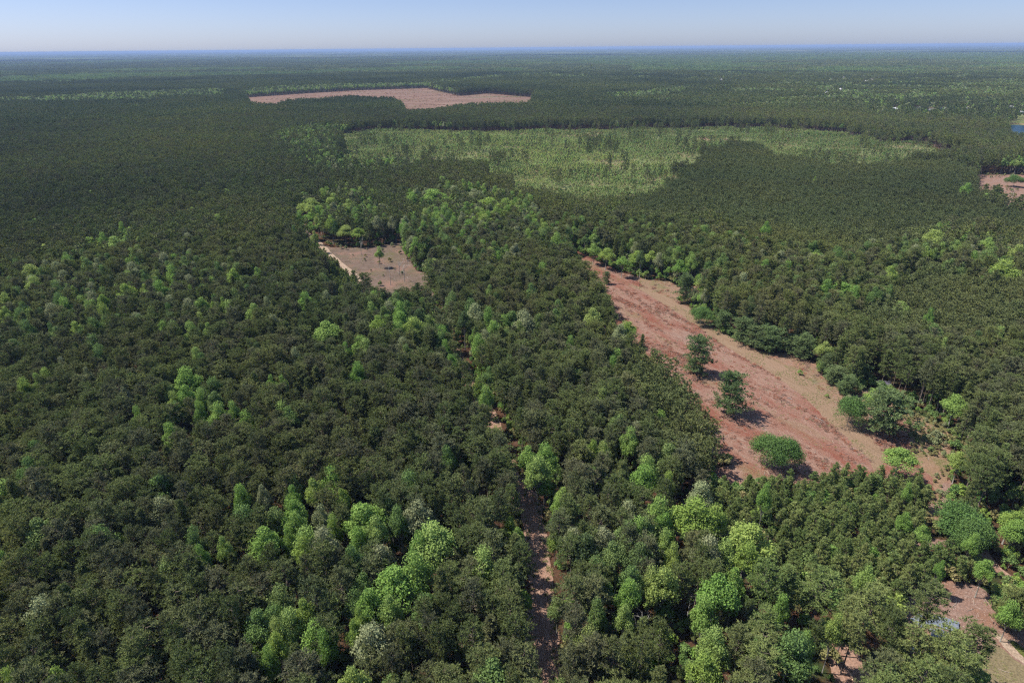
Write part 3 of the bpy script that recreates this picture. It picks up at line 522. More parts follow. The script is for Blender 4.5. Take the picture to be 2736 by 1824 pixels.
M = {}
M['pine'] = foliage("pine needles", [(0.084, 0.108, 0.037), (0.105, 0.130, 0.046), (0.128, 0.138, 0.062)], 0.15,
                    patch=(1.07, 0.97, 0.92), patch_scale=0.018)
M['pine_b'] = foliage("light olive pine needles", [(0.112, 0.134, 0.046), (0.128, 0.148, 0.054), (0.120, 0.150, 0.050)], 0.18,
                      patch=(1.05, 0.97, 0.92), patch_scale=0.018)
M['pine_c'] = foliage("grey brown pine needles", [(0.092, 0.104, 0.048), (0.114, 0.118, 0.062), (0.090, 0.110, 0.045)], 0.14,
                      patch=(1.05, 0.97, 0.92), patch_scale=0.018)
M['dense'] = foliage("dense pine needles", [(0.094, 0.116, 0.044), (0.106, 0.128, 0.052), (0.118, 0.138, 0.056)], 0.15,
                     patch=(1.08, 0.98, 0.92), patch_scale=0.02)
M['young'] = foliage("young pine needles", [(0.105, 0.145, 0.046), (0.140, 0.175, 0.058), (0.180, 0.200, 0.072)], 0.24)
M['leaf_g'] = foliage("spring green leaves", [(0.135, 0.225, 0.052), (0.165, 0.250, 0.060), (0.200, 0.265, 0.078)], 0.38)
M['leaf_y'] = foliage("yellow green leaves", [(0.170, 0.240, 0.055), (0.200, 0.265, 0.062), (0.222, 0.265, 0.082)], 0.38)
M['leaf_m'] = foliage("mid green leaves", [(0.098, 0.155, 0.048), (0.118, 0.175, 0.055), (0.145, 0.190, 0.066)], 0.33)
M['leaf_p'] = foliage("pale grey green leaves", [(0.170, 0.190, 0.090), (0.195, 0.205, 0.110), (0.200, 0.225, 0.110)], 0.3)
M['leaf_o'] = foliage("deep green leaves", [(0.070, 0.125, 0.036), (0.085, 0.145, 0.042), (0.100, 0.160, 0.048)], 0.3)
M['leaf_mix'] = foliage("mixed woodland leaves", [(0.075, 0.110, 0.042), (0.105, 0.160, 0.050), (0.165, 0.210, 0.060)], 0.3,
                        patch=(1.0, 0.85, 0.9), patch_scale=0.01)
M['regrow'] = foliage("regrowth leaves", [(0.170, 0.250, 0.078), (0.215, 0.285, 0.095), (0.255, 0.280, 0.118)], 0.38,
                      patch=(1.12, 0.97, 0.95), patch_scale=0.012)
M['open_pine'] = foliage("sunlit open pine needles", [(0.105, 0.150, 0.058), (0.118, 0.158, 0.064), (0.130, 0.165, 0.070)], 0.25)
M['scrub'] = foliage("dry scrub leaves", [(0.150, 0.160, 0.060), (0.190, 0.165, 0.075), (0.110, 0.150, 0.045)], 0.25)
M['bark'] = plain("pine bark", (0.075, 0.055, 0.045), (0.17, 0.13, 0.105), 1.5)
M['bark_b'] = plain("grey bark", (0.13, 0.12, 0.10), (0.25, 0.23, 0.20), 1.5)
M['dead'] = plain("bleached dead wood", (0.26, 0.24, 0.21), (0.40, 0.375, 0.34), 2.0)
M['stick'] = plain("bleached sticks", (0.28, 0.22, 0.17), (0.42, 0.35, 0.29), 1.0)
M['brush'] = foliage("rust red dead brush", [(0.19, 0.070, 0.042), (0.15, 0.078, 0.055), (0.13, 0.088, 0.068)], 0.1)
M['grass'] = foliage("olive grass tufts", [(0.17, 0.155, 0.065), (0.20, 0.185, 0.085), (0.14, 0.155, 0.055)], 0.2)

AX = math.atan2(-0.889, 0.457)
M['ground'] = soil("forest floor of red needles", [(0.3, (0.075, 0.045, 0.026)), (0.5, (0.125, 0.068, 0.042)), (0.7, (0.18, 0.10, 0.065))],
                   patches=[((0.055, 0.075, 0.028), 0.5, 0.62, 0.06)], scale=0.3)
M['field'] = soil("cut-over field of red slash", [(0.30, (0.20, 0.090, 0.062)), (0.44, (0.330, 0.182, 0.132)), (0.56, (0.395, 0.240, 0.178)), (0.70, (0.47, 0.33, 0.255))],
                  axis=AX, stretch=0.3,
                  patches=[((0.35, 0.235, 0.185), 0.56, 0.72, 0.07), ((0.29, 0.215, 0.115), 0.57, 0.68, 0.05), ((0.30, 0.115, 0.078), 0.47, 0.65, 0.11)],
                  speck=(0.42, 0.35, 0.30), scale=0.8)
M['mown'] = soil("dry mown grass", [(0.3, (0.27, 0.18, 0.11)), (0.5, (0.35, 0.235, 0.152)), (0.7, (0.41, 0.285, 0.192))], axis=AX, stretch=0.12,
                 patches=[((0.39, 0.255, 0.175), 0.52, 0.68, 0.10)], scale=0.5, bump=0.3)
M['scrubland'] = soil("sandy scrub ground", [(0.3, (0.25, 0.165, 0.085)), (0.5, (0.37, 0.235, 0.15)), (0.7, (0.42, 0.28, 0.19))],
                      patches=[((0.20, 0.19, 0.075), 0.46, 0.62, 0.12)], scale=0.35)
M['margin'] = soil("tan grassy margin", [(0.3, (0.25, 0.155, 0.095)), (0.5, (0.36, 0.23, 0.155)), (0.7, (0.42, 0.285, 0.20))],
                   patches=[((0.24, 0.215, 0.10), 0.5, 0.66, 0.10), ((0.40, 0.215, 0.15), 0.54, 0.68, 0.07)], scale=0.5)
M['clearing'] = soil("brown cleared soil", [(0.3, (0.15, 0.108, 0.082)), (0.5, (0.22, 0.158, 0.122)), (0.7, (0.29, 0.215, 0.165))],
                     patches=[((0.20, 0.165, 0.095), 0.5, 0.66, 0.05), ((0.33, 0.20, 0.15), 0.5, 0.66, 0.07)], scale=0.2)
M['sand'] = soil("pale sandy track", [(0.3, (0.40, 0.27, 0.185)), (0.5, (0.53, 0.39, 0.285)), (0.7, (0.62, 0.48, 0.37))], scale=0.6)
M['track'] = soil("red dirt track", [(0.3, (0.32, 0.17, 0.12)), (0.5, (0.47, 0.29, 0.21)), (0.7, (0.55, 0.37, 0.28))], axis=math.pi / 2, stretch=0.25,
                  patches=[((0.20, 0.20, 0.075), 0.60, 0.68, 0.25)], scale=0.6)
M['clearcut'] = soil("far logged ground", [(0.3, (0.20, 0.125, 0.09)), (0.5, (0.29, 0.185, 0.14)), (0.7, (0.38, 0.26, 0.205))], axis=0.1, stretch=0.2,
                     patches=[((0.19, 0.20, 0.10), 0.56, 0.7, 0.012), ((0.40, 0.28, 0.21), 0.56, 0.66, 0.02)], scale=0.03)
M['regrow_ground'] = soil("rough grass of the regrowth", [(0.3, (0.16, 0.21, 0.078)), (0.5, (0.215, 0.25, 0.10)), (0.7, (0.34, 0.275, 0.16))],
                          patches=[((0.46, 0.27, 0.19), 0.56, 0.68, 0.02)], scale=0.08)
M['lawn'] = soil("dry lawn", [(0.3, (0.23, 0.19, 0.105)), (0.5, (0.28, 0.225, 0.13)), (0.7, (0.33, 0.26, 0.16))], scale=0.5, bump=0.2)
M['verge'] = soil("green verge grass", [(0.3, (0.12, 0.145, 0.035)), (0.7, (0.19, 0.20, 0.06))], scale=0.6)
M['pinky'] = soil("pale litter ground", [(0.3, (0.25, 0.145, 0.11)), (0.5, (0.35, 0.22, 0.17)), (0.7, (0.43, 0.30, 0.24))],
                  patches=[((0.34, 0.19, 0.13), 0.5, 0.64, 0.1)], speck=(0.52, 0.46, 0.40), scale=0.5)


# ------------------------------------------------------------ the ground and what lies open on it
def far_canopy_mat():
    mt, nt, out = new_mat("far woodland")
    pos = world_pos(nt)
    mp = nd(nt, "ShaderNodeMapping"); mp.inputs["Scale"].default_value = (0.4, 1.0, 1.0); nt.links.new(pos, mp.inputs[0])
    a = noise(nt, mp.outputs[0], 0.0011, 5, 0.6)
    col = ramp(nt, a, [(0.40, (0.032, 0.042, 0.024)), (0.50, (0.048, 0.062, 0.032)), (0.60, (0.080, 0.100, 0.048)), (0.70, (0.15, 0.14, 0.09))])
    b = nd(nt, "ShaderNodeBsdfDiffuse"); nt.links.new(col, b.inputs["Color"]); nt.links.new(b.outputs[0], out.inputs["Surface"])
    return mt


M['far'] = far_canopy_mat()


def grid_sheet(name, xs, ys, mat_, zf=None):
    X, Y = np.meshgrid(xs, ys); Z_ = np.zeros(X.shape) if zf is None else zf(X, Y)
    V = np.stack([X.ravel(), Y.ravel(), Z_.ravel()], -1)
    nx, ny = len(xs), len(ys)
    i = (np.arange(ny - 1)[:, None] * nx + np.arange(nx - 1)[None]).ravel()
    T = np.concatenate([np.stack([i, i + 1, i + nx], -1), np.stack([i + 1, i + nx + 1, i + nx], -1)])
    return tri_mesh(name, V, T, [mat_])


GX = np.concatenate([-np.geomspace(48000, 900, 12), np.linspace(-800, 800, 41), np.geomspace(900, 48000, 12)])
GY = np.concatenate([np.linspace(-1500, 900, 41), np.geomspace(1000, 48000, 16)])
tag(link("ground", grid_sheet("ground", GX, GY, M['ground'])), "red-brown needle-strewn forest floor under the woods", kind="structure")


def sheet(name, pts, mat_, z, jag=0.6, step=3.0, label=None):
    """one flat patch of ground with a ragged, finely stepped edge"""
    P_ = []
    n = len(pts)
    for i in range(n):
        a = np.array(pts[i], float); b = np.array(pts[(i + 1) % n], float)
        L = np.hypot(*(b - a)); k = max(1, int(L / step))
        for j in range(k): P_.append(a + (b - a) * j / k)
    P_ = np.array(P_)
    j1 = (vnoise(P_[:, 0], P_[:, 1], step * 1.4, 5) - .5) * 2 * jag
    j2 = (vnoise(P_[:, 0], P_[:, 1], step * 1.4, 6) - .5) * 2 * jag
    P_[:, 0] += j1; P_[:, 1] += j2
    bm = bmesh.new()
    vs = [bm.verts.new((x, y, 0)) for x, y in P_]
    es = [bm.edges.new((vs[i], vs[(i + 1) % len(vs)])) for i in range(len(vs))]
    bmesh.ops.triangle_fill(bm, edges=es, use_beauty=True, use_dissolve=False)
    for f in bm.faces:
        if f.normal.z < 0: f.normal_flip()
    me = bpy.data.meshes.new(name); bm.to_mesh(me); bm.free()
    me.materials.append(mat_)
    o = link(name, me); o.location.z = z
    tag(o, label, kind="structure")
    return o


sheet("field", POLY['field'], M['field'], 0.012, 1.2, 3, "cut-over field strewn with rust-red slash")
sheet("scrub_ground", POLY['field_east'], M['scrubland'], 0.020, 1.5, 3, "rough sandy scrub ground along the right edge of the field")
sheet("field_margin", POLY['field_margin'], M['margin'], 0.016, 1.5, 3, "tan grassy margin between the mown path and the right-hand trees")
sheet("mown_path", POLY['mown_path'], M['mown'], 0.028, 1.0, 3, "mown grass path running down the length of the field")
sheet("small_clearing", POLY['small_clearing'], M['clearing'], 0.012, 1.5, 4, "small brown clearing in the wood left of centre")
sl_ = np.array(SAND_LINE, float); sd_ = np.gradient(sl_, axis=0); sd_ /= np.hypot(sd_[:, 0], sd_[:, 1])[:, None]; sn_ = np.stack([-sd_[:, 1], sd_[:, 0]], -1)
sheet("sand_track", [tuple(q) for q in sl_ + sn_ * 2.7] + [tuple(q) for q in (sl_ - sn_ * 2.7)[::-1]], M['sand'], 0.024, 0.9, 4, "pale sandy track along the left side of the brown clearing")
sheet("west_track", POLY['west_track'], M['track'], 0.017, 1.2, 4, "narrow reddish track in the pines left of the clearing")
sheet("far_clearcut", POLY['far_clearcut'], M['clearcut'], 0.05, 8, 20, "large pale logged area beyond the pine wood")
sheet("regrowth_ground", POLY['regrowth'], M['regrow_ground'], 0.03, 14, 18, "rough grassy ground of the young regrowth")
sheet("sandy_ground", POLY['sandy_ground'], M['pinky'], 0.03, 2, 6, "bare pinkish sandy ground by the right edge")
sheet("clearing_ground", POLY['slash_clearing'], M['pinky'], 0.013, 0.8, 2, "bare littered clearing in the lower right corner")
sheet("lawn", POLY['lawn'], M['lawn'], 0.020, 0.3, 2, "dry lawn in the lower right corner")
sheet("sandy_lane", POLY['sandy_lane'], M['sand'], 0.028, 0.3, 1.5, "pale sandy lane beside the lawn")
sheet("green_verge", POLY['green_verge'], M['verge'], 0.036, 0.2, 1.5, "green grass verge beside the sandy lane")
sheet("dirt_lane", POLY['dirt_lane'], M['track'], 0.016, 0.5, 2, "red dirt lane between the young pines and the right edge")
sheet("bare_patch", POLY['bare_patch'], M['track'], 0.018, 0.7, 2, "bare reddish patch between the pines at the bottom")
sheet("wood_gap", POLY['east_gap'], M['pinky'], 0.034, 0.8, 2, "bare gap at the right end of the young pines")
sheet("wood_gap", POLY['east_gap2'], M['pinky'], 0.037, 0.8, 2, "bare strip between young pines and the big oak")
for k, lb in (('houses_a', "open yards around the far white houses"), ('houses_b', "open yards of the farthest houses"), ('houses_c', "pale strip of open land far off")):
    sheet("yard_ground", POLY[k], M['regrow_ground'] if k == 'houses_a' else M['pinky'], 0.05, 8, 25, lb)

tl, tr_ = [], []
for i, (x, y, w) in enumerate(TRACK):
    a = np.array(TRACK[max(i - 1, 0)][:2]); b = np.array(TRACK[min(i + 1, len(TRACK) - 1)][:2])
    d = b - a; d = d / np.hypot(*d); n_ = np.array([-d[1], d[0]])
    tl.append(tuple(np.array((x, y)) + n_ * w * .5)); tr_.append(tuple(np.array((x, y)) - n_ * w * .5))
sheet("dirt_track", [(6.8, 60), (12, 60)][::-1] + tr_ + tl[::-1] if False else tr_ + tl[::-1], M['track'], 0.016, 0.7, 2, "red dirt track running up between the pines")

# the pond at the right edge
mt, nt, out = new_mat("pond water")
b = nd(nt, "ShaderNodeBsdfPrincipled"); b.inputs["Base Color"].default_value = (0.012, 0.03, 0.05, 1); b.inputs["Roughness"].default_value = 0.35; b.inputs["Specular IOR Level"].default_value = 0.06
nb = nd(nt, "ShaderNodeBump"); nb.inputs["Strength"].default_value = 0.1; nt.links.new(noise(nt, world_pos(nt), 0.5), nb.inputs["Height"])
nt.links.new(nb.outputs[0], b.inputs["Normal"]); nt.links.new(b.outputs[0], out.inputs["Surface"])
sheet("pond", POLY['pond'], mt, 0.08, 3, 8, "dark blue pond at the right edge")

# ------------------------------------------------------------ tree builders
def unit(v):
    return v / (np.linalg.norm(v, axis=-1, keepdims=True) + 1e-9)


def prof_dome(t):
    return np.where(t < .22, 0.70 + 0.30 * t / .22, np.sqrt(np.clip(1 - ((t - .22) / .80) ** 2, 0, 1)))


def prof_cone(t):
    return np.where(t < .12, 0.75 + 2.0 * t, (1 - (t - .12) / .92) ** 0.75)


def pine(seed, h=19., R=3.4, cb=0.5, limbs=46, pads=5, tufts=5, needles=7, L=0.50, W=0.13, prof=prof_dome, trunk_sides=6, limb_geo=True, lean=0.4, upw=.45, vary=(.55, 1.22)):
    g = np.random.default_rng(seed)
    wood = Geo()
    lx, ly = g.uniform(-lean, lean, 2)
    zs = np.linspace(0, 1, 6)
    tp = np.stack([lx * zs ** 2 + .12 * np.sin(zs * 7 + seed), ly * zs ** 2, zs * h * .97], -1)
    wood.tube(tp, (0.011 * h) * (1 - .86 * zs), trunk_sides)
    t = np.sort((np.arange(limbs) + g.uniform(0, 1, limbs)) / limbs)
    az = np.arange(limbs) * 2.39996 + g.uniform(-.5, .5, limbs)
    ln = R * prof(t) * g.uniform(vary[0], vary[1], limbs)
    side = 1 + .22 * np.cos(az - g.uniform(0, 6.28)); ln *= side
    z0 = h * (cb + (0.97 - cb) * t)
    f = z0 / (h * .97)
    o = np.stack([lx * f ** 2, ly * f ** 2, z0], -1)
    rise = -0.04 + .75 * t ** 1.6 + g.uniform(-.08, .08, limbs)
    d = np.stack([np.cos(az), np.sin(az), rise], -1)
    if limb_geo:
        for i in range(limbs):
            e = o[i] + d[i] * ln[i] * .9
            wood.tube([o[i] - [0, 0, .15], o[i] + d[i] * ln[i] * .5 + [0, 0, -.06 * ln[i]], e], [.05 + .012 * ln[i], .035, .012], 3, cap=False)
    s = g.uniform(.28, 1.0, (limbs, pads)); s[:, 0] = 1.0
    pc = o[:, None] + d[:, None] * (ln[:, None] * s)[..., None]
    lat = np.stack([-np.sin(az), np.cos(az), np.zeros(limbs)], -1)
    pc += lat[:, None] * (g.normal(0, .16, (limbs, pads)) * ln[:, None])[..., None]
    pc[..., 2] += g.normal(0, .12, (limbs, pads))
    pc = pc.reshape(-1, 3); od = np.repeat(unit(d), pads, 0)
    sp = R * .085
    tc_ = pc[:, None] + g.normal(0, 1, (len(pc), tufts, 3)) * np.array([sp, sp, sp * .55])
    tc_ = tc_.reshape(-1, 3); od = np.repeat(od, tufts, 0)
    c = np.repeat(tc_, needles, 0); od = np.repeat(od, needles, 0)
    n = len(c)
    dr = unit(od * .45 + np.array([0, 0, upw]) + g.normal(0, .55, (n, 3)))
    pr = unit(np.cross(dr, g.normal(0, 1, (n, 3))))
    ll = L * g.uniform(.65, 1.25, (n, 1)); ww = W * g.uniform(.7, 1.3, (n, 1))
    V = np.stack([c - pr * ww * .5, c + pr * ww * .5, c + dr * ll], 1).reshape(-1, 3)
    leaf = Geo().add(V, np.arange(n * 3).reshape(-1, 3))
    return wood, leaf


def broad(seed, h=15., R=3.6, lobes=16, leaves=260, size=0.42, cz=.62, vz=.36, limb_geo=True, spread=1.0):
    g = np.random.default_rng(seed)
    wood = Geo()
    zs = np.linspace(0, 1, 5)
    lx, ly = g.uniform(-.6, .6, 2)
    wood.tube(np.stack([lx * zs ** 2, ly * zs ** 2, zs * h * .72], -1), .0125 * h * (1 - .8 * zs), 6)
    u = unit(g.normal(0, 1, (lobes, 3))); u[:, 2] = np.abs(u[:, 2]) * 1.05 - .42
    fr = g.uniform(.45, .78, (lobes, 1)) * spread
    cen = u * fr * np.array([R, R, vz * h]) + np.array([lx * .6, ly * .6, cz * h])
    cen[0] = (lx, ly, h * (cz + vz * .60))
    rad = R * g.uniform(.24, .48, lobes)
    for i in range(lobes):
        if limb_geo:
            b0 = np.array([lx * .2, ly * .2, h * g.uniform(.28, .5)])
            mid = (b0 + cen[i]) / 2 + [0, 0, -.04 * h]
            wood.tube([b0, mid, cen[i] + [0, 0, rad[i] * .4]], [.10, .06, .015], 3, cap=False)
    n = lobes * leaves
    li = np.repeat(np.arange(lobes), leaves)
    dirs = unit(g.normal(0, 1, (n, 3)) + np.array([0, 0, .35]))
    # uneven surface of the lobe: twig ends push out or stay back
    kx = np.sin(dirs[:, 0] * 7 + li) * np.sin(dirs[:, 1] * 8 + li * 2) * np.cos(dirs[:, 2] * 6 + li)
    rr = rad[li] * (1 + .30 * kx) * g.uniform(.60, 1.16, n)
    c = cen[li] + dirs * rr[:, None] * np.array([1, 1, .9])
    nm = unit(dirs + g.normal(0, .75, (n, 3)))
    a = unit(np.cross(nm, g.normal(0, 1, (n, 3)))); b_ = np.cross(nm, a)
    s = size * g.uniform(.6, 1.3, (n, 1))
    V = np.stack([c - a * s * .5, c + b_ * s * .36, c + a * s * .5, c - b_ * s * .36], 1).reshape(-1, 3)
    q = np.arange(n) * 4
    T = np.concatenate([np.stack([q, q + 1, q + 2], -1), np.stack([q, q + 2, q + 3], -1)])
    return wood, Geo().add(V, T)


def both(wl_, mats, name):
    g = Geo(); g.merge(wl_[0], 0); g.merge(wl_[1], 1)
    return g.mesh(name, mats)


def hidden_proto(name, mesh):
    return bpy.data.objects.new(name, mesh)


def proto_collection(name, meshes):
    c = bpy.data.collections.new(name)
    for i, me in enumerate(meshes):
        o = bpy.data.objects.new("%s_%02d" % (name, i), me); c.objects.link(o)
    return c


# near kinds, kept as (trunk mesh, crown mesh)
PINE_NEAR = [pine(10 + i, h=19, R=3.0 + .22 * (i % 3), cb=.42 + .05 * (i % 4)) for i in range(8)]
PINE_NEAR += [pine(18, h=19, R=2.3, cb=.38, prof=prof_cone, limbs=50), pine(19, h=18, R=2.6, cb=.58, limbs=30, vary=(.4, 1.4)), pine(20, h=20, R=2.7, cb=.5, limbs=36, vary=(.4, 1.35)), pine(21, h=17, R=2.1, cb=.30, prof=prof_cone, limbs=48)]
PINE_TONE = [M['pine'], M['pine_b'], M['pine'], M['pine_c'], M['pine'], M['pine_b'], M['pine'], M['pine_c'], M['pine_b'], M['pine'], M['pine_c'], M['pine']]
OPEN_PINE = [pine(40 + i, h=16, R=4.9, cb=.10 + .03 * i, limbs=62, pads=8, tufts=5, needles=7, L=.62, W=.19, lean=.5, vary=(.45, 1.3)) for i in range(4)]
YOUNG_NEAR = [pine(60 + i, h=7.5, R=1.7, cb=.10, limbs=34, pads=3, tufts=4, needles=6, L=.42, W=.12, prof=prof_cone) for i in range(5)]
BROAD_NEAR = [broad(80 + i, lobes=15 + i, leaves=430, size=.33, spread=(.85 + .07 * (i % 4))) for i in range(7)]
OAK_NEAR = [broad(90 + i, h=11, R=6.0, lobes=26, leaves=520, size=.36, cz=.60, vz=.40, spread=1.2) for i in range(3)]
SHRUB_NEAR = [broad(95 + i, h=2.6, R=1.2, lobes=7, leaves=110, size=.26, cz=.5, vz=.45, limb_geo=False) for i in range(3)]


def scatter(name, pts, rz, sc, idx, coll, label, cat, tilt=None):
    """one stuff object: a mesh of points that carries a tree (or tuft) at every point"""
    n = len(pts)
    me = bpy.data.meshes.new(name)
    me.vertices.add(n); me.vertices.foreach_set("co", np.asarray(pts, np.float32).ravel())
    a = me.attributes.new("turn", 'FLOAT_VECTOR', 'POINT')
    r = np.zeros((n, 3), np.float32); r[:, 2] = rz
    if tilt is not None: r[:, 0] = tilt
    a.data.foreach_set("vector", r.ravel())
    a = me.attributes.new("size", 'FLOAT_VECTOR', 'POINT'); a.data.foreach_set("vector", np.asarray(sc, np.float32).ravel())
    a = me.attributes.new("pick", 'INT', 'POINT'); a.data.foreach_set("value", np.asarray(idx, np.int32))
    o = link(name, me)
    ng = bpy.data.node_groups.new(name + "_nodes", 'GeometryNodeTree')
    ng.interface.new_socket("Geometry", in_out='INPUT', socket_type='NodeSocketGeometry')
    ng.interface.new_socket("Geometry", in_out='OUTPUT', socket_type='NodeSocketGeometry')
    gi = ng.nodes.new("NodeGroupInput"); go = ng.nodes.new("NodeGroupOutput")
    ip = ng.nodes.new("GeometryNodeInstanceOnPoints"); ci = ng.nodes.new("GeometryNodeCollectionInfo")
    ci.inputs["Collection"].default_value = coll
    ci.inputs["Separate Children"].default_value = True; ci.inputs["Reset Children"].default_value = True
    def named(nm, ty):
        q = ng.nodes.new("GeometryNodeInputNamedAttribute"); q.data_type = ty; q.inputs["Name"].default_value = nm
        return next(s for s in q.outputs if s.enabled and s.name == "Attribute")
    L_ = ng.links
    L_.new(gi.outputs[0], ip.inputs["Points"]); L_.new(ci.outputs[0], ip.inputs["Instance"])
    ip.inputs["Pick Instance"].default_value = True
    L_.new(named("pick", 'INT'), ip.inputs["Instance Index"])
    L_.new(named("turn", 'FLOAT_VECTOR'), ip.inputs["Rotation"])
    L_.new(named("size", 'FLOAT_VECTOR'), ip.inputs["Scale"])
    L_.new(ip.outputs[0], go.inputs[0])
    md = o.modifiers.new("scatter", 'NODES'); md.node_group = ng
    tag(o, label, cat, kind="stuff")
    return o


def spread_stuff(name, xy, coll, nvar, label, cat, smin=.85, smax=1.15, z=0.0, hvar=None, seed=0, wide=(1.0, 1.0), zr=None):
    if len(xy) == 0: return None
    g = np.random.default_rng(500 + seed)
    n = len(xy)
    s = g.uniform(smin, smax, n); sx = s * g.uniform(.9, 1.12, n) * wide[0]; sz = s * wide[1]
    if hvar is not None: sz = sz * hvar
    if zr is not None: sz = g.uniform(zr[0], zr[1], n) * (0.75 + 0.25 * s)
    return scatter(name, np.column_stack([xy, np.full(n, z)]), g.uniform(0, 6.283, n), np.column_stack([sx, sx, sz]),
                   g.integers(0, nvar, n), coll, label, cat)


# ------------------------------------------------------------ individual trees from the photograph
made = []


def crown_pair(name, pair, mats, cache={}):
    k = (id(pair), mats[1].name)
    if k not in cache:
        ck = (id(pair), 'w')
        if ck not in cache: cache[ck] = pair[0].mesh(name + "_trunk", [mats[0]])
        cache[k] = (cache[ck], pair[1].mesh(name + "_crown", [mats[1]]))
    return cache[k]


def plant(kind, pair, mats, x, y, rz, sx, sz, label, cat, group=None):
    tm, cm = crown_pair(kind, pair, mats)
    e = link(kind, None); e.empty_display_size = 0.5
    e.location = (x, y, 0); e.rotation_euler = (0, 0, rz); e.scale = (sx, sx, sz)
    tag(e, label, cat, group)
    link("trunk", tm, e); link("crown", cm, e)
    return e


TRX = np.array(TRACK)
def track_x(y):
    yy = TRX[np.argsort(TRX[:, 1])]
    return float(np.interp(y, yy[:, 1], yy[:, 0]))


def near_poly(x, y, name, r):
    X = np.array([x + r * math.cos(a) for a in np.arange(0, 6.28, .7)] + [x]); Y = np.array([y + r * math.sin(a) for a in np.arange(0, 6.28, .7)] + [y])
    return bool(inside(X, Y, POLY[name]).any())


def place_words(x, y):
    if near_poly(x, y, 'field', 7): 
        if inside(np.array([x]), np.array([y]), POLY['field'])[0]: return "alone in the red field"
        return ("at the red field's left edge" if x < 20 + (420 - y) * .42 else "at the red field's right edge")
    if near_poly(x, y, 'small_clearing', 14): return "beside the small brown clearing"
    if near_poly(x, y, 'slash_clearing', 4) or near_poly(x, y, 'bare_patch', 3): return "by bare ground at lower right"
    if near_poly(x, y, 'dirt_lane', 4): return "beside the dirt lane at lower right"
    if near_poly(x, y, 'young_stand', 3): return "among the young pines at lower right"
    tx = track_x(y)
    if y < 300 and abs(x - tx) < 10: return "on the track's %s verge" % ("left" if x < tx else "right")
    a = math.degrees(math.atan2(x, y))
    dep = "at bottom edge" if y < 112 else "foreground" if y < 150 else "near middle" if y < 215 else "half way up" if y < 330 else "farther back" if y < 520 else "far back"
    lat = "far left" if a < -28 else "left" if a < -15 else "left of the track" if x < tx else "right of the track" if a < 12 else "right side" if a < 27 else "far right"
    return "%s %s" % (dep, lat)


COL_WORDS = {'g': "bright green", 'y': "yellow-green", 'm': "dull mid-green", 'p': "pale grey-green", 'o': "deep green"}
ORD = ["first", "second", "third", "fourth", "fifth", "sixth", "seventh", "eighth", "ninth", "tenth", "eleventh", "twelfth", "thirteenth", "fourteenth", "fifteenth"]
NUM = ["", "one", "two", "three", "four", "five", "six", "seven", "eight", "nine", "ten", "eleven", "twelve", "thirteen", "fourteen", "fifteen"]


def unique_labels(items):
    """items: (label stem, image x). Look-alikes in one place are told apart by their order from left to right"""
    by = {}
    for i, (s, u) in enumerate(items): by.setdefault(s, []).append((u, i))
    out = [None] * len(items)
    for s, l in by.items():
        l.sort()
        for k, (u, i) in enumerate(l):
            if len(l) == 1: out[i] = s
            elif k == 0: out[i] = s + ", leftmost of %s" % NUM[min(len(l), 15)]
            elif k == len(l) - 1: out[i] = s + ", rightmost of %s" % NUM[min(len(l), 15)]
            else: out[i] = s + ", %s from left of %s" % (ORD[min(k, 14)], NUM[min(len(l), 15)])
    return out


trees = []
for x, y, h, D, c in TREES:
    if all((x - a[0]) ** 2 + (y - a[1]) ** 2 > (2.0 if h < 5 else 5.0) for a in trees): trees.append((x, y, h, D, c))
tx_ = np.array([t[0] for t in trees]); ty_ = np.array([t[1] for t in trees]); th_ = np.array([t[2] for t in trees]); td_ = np.array([t[3] for t in trees])
tu, tv = project(tx_, ty_, th_ * .7)
stems = []
for (x, y, h, D, c) in trees:
    size = "low" if h < 6 else "small" if D < 5.5 else "medium" if D < 8 else "large" if D < 11 else "spreading"
    kindw = "shrub" if h < 6 else "oak" if c == 'o' else "broadleaf"
    stems.append("%s %s %s %s" % (size, COL_WORDS[c], kindw, place_words(x, y)))
labels = unique_labels(list(zip(stems, tu)))
for i, ((x, y, h, D, c), lb) in enumerate(zip(trees, labels)):
    mt_ = M['leaf_' + c]
    if h < 6:
        plant("shrub", SHRUB_NEAR[i % 3], (M['bark_b'], mt_), x, y, i * 1.7, max(.6, D / 2.6), max(.5, h / 2.7), lb, "shrub", "shrubs and bushes")
    elif c == 'o' and D > 7:
        plant("oak_tree", OAK_NEAR[i % 3], (M['bark_b'], mt_), x, y, i * 1.7, D / 12.4, max(.75, min(h, 13) / 11.4), lb, "tree", "broad oaks")
    else:
        plant("broadleaf_tree", BROAD_NEAR[i % 7], (M['bark_b'], mt_), x, y, i * 1.7, D / 7.0, h / 15.0, lb, "tree", "broadleaf trees scattered through the pines")

pine_blk = [(x, y, w * .32) for x, y, h, w in PINES + BIG_PINES]
blk = np.array([(x, y - (1.2 if h > 6 else 0), (D * .42 + 1.2 if h > 13.2 else D * .28 if h > 6 else 1.0)) for x, y, h, D, c in trees] + pine_blk)


def clear_of(xy, extra=0.6):
    """drop candidates that would stand inside one of the individually placed trees"""
    keep = np.ones(len(xy), bool)
    for bx_, by_, r in blk:
        keep &= (xy[:, 0] - bx_) ** 2 + (xy[:, 1] - by_) ** 2 > (r + extra) ** 2
    return keep


# ground, paths and small things that lie open to view from the air: no tree may stand across the line of sight to them


def grid_in(name, step):
    p = np.array(POLY[name]); X, Y = np.meshgrid(np.arange(p[:, 0].min(), p[:, 0].max(), step), np.arange(p[:, 1].min(), p[:, 1].max(), step))
    X = X.ravel(); Y = Y.ravel(); k = inside(X, Y, POLY[name]); return np.stack([X[k], Y[k]], -1)


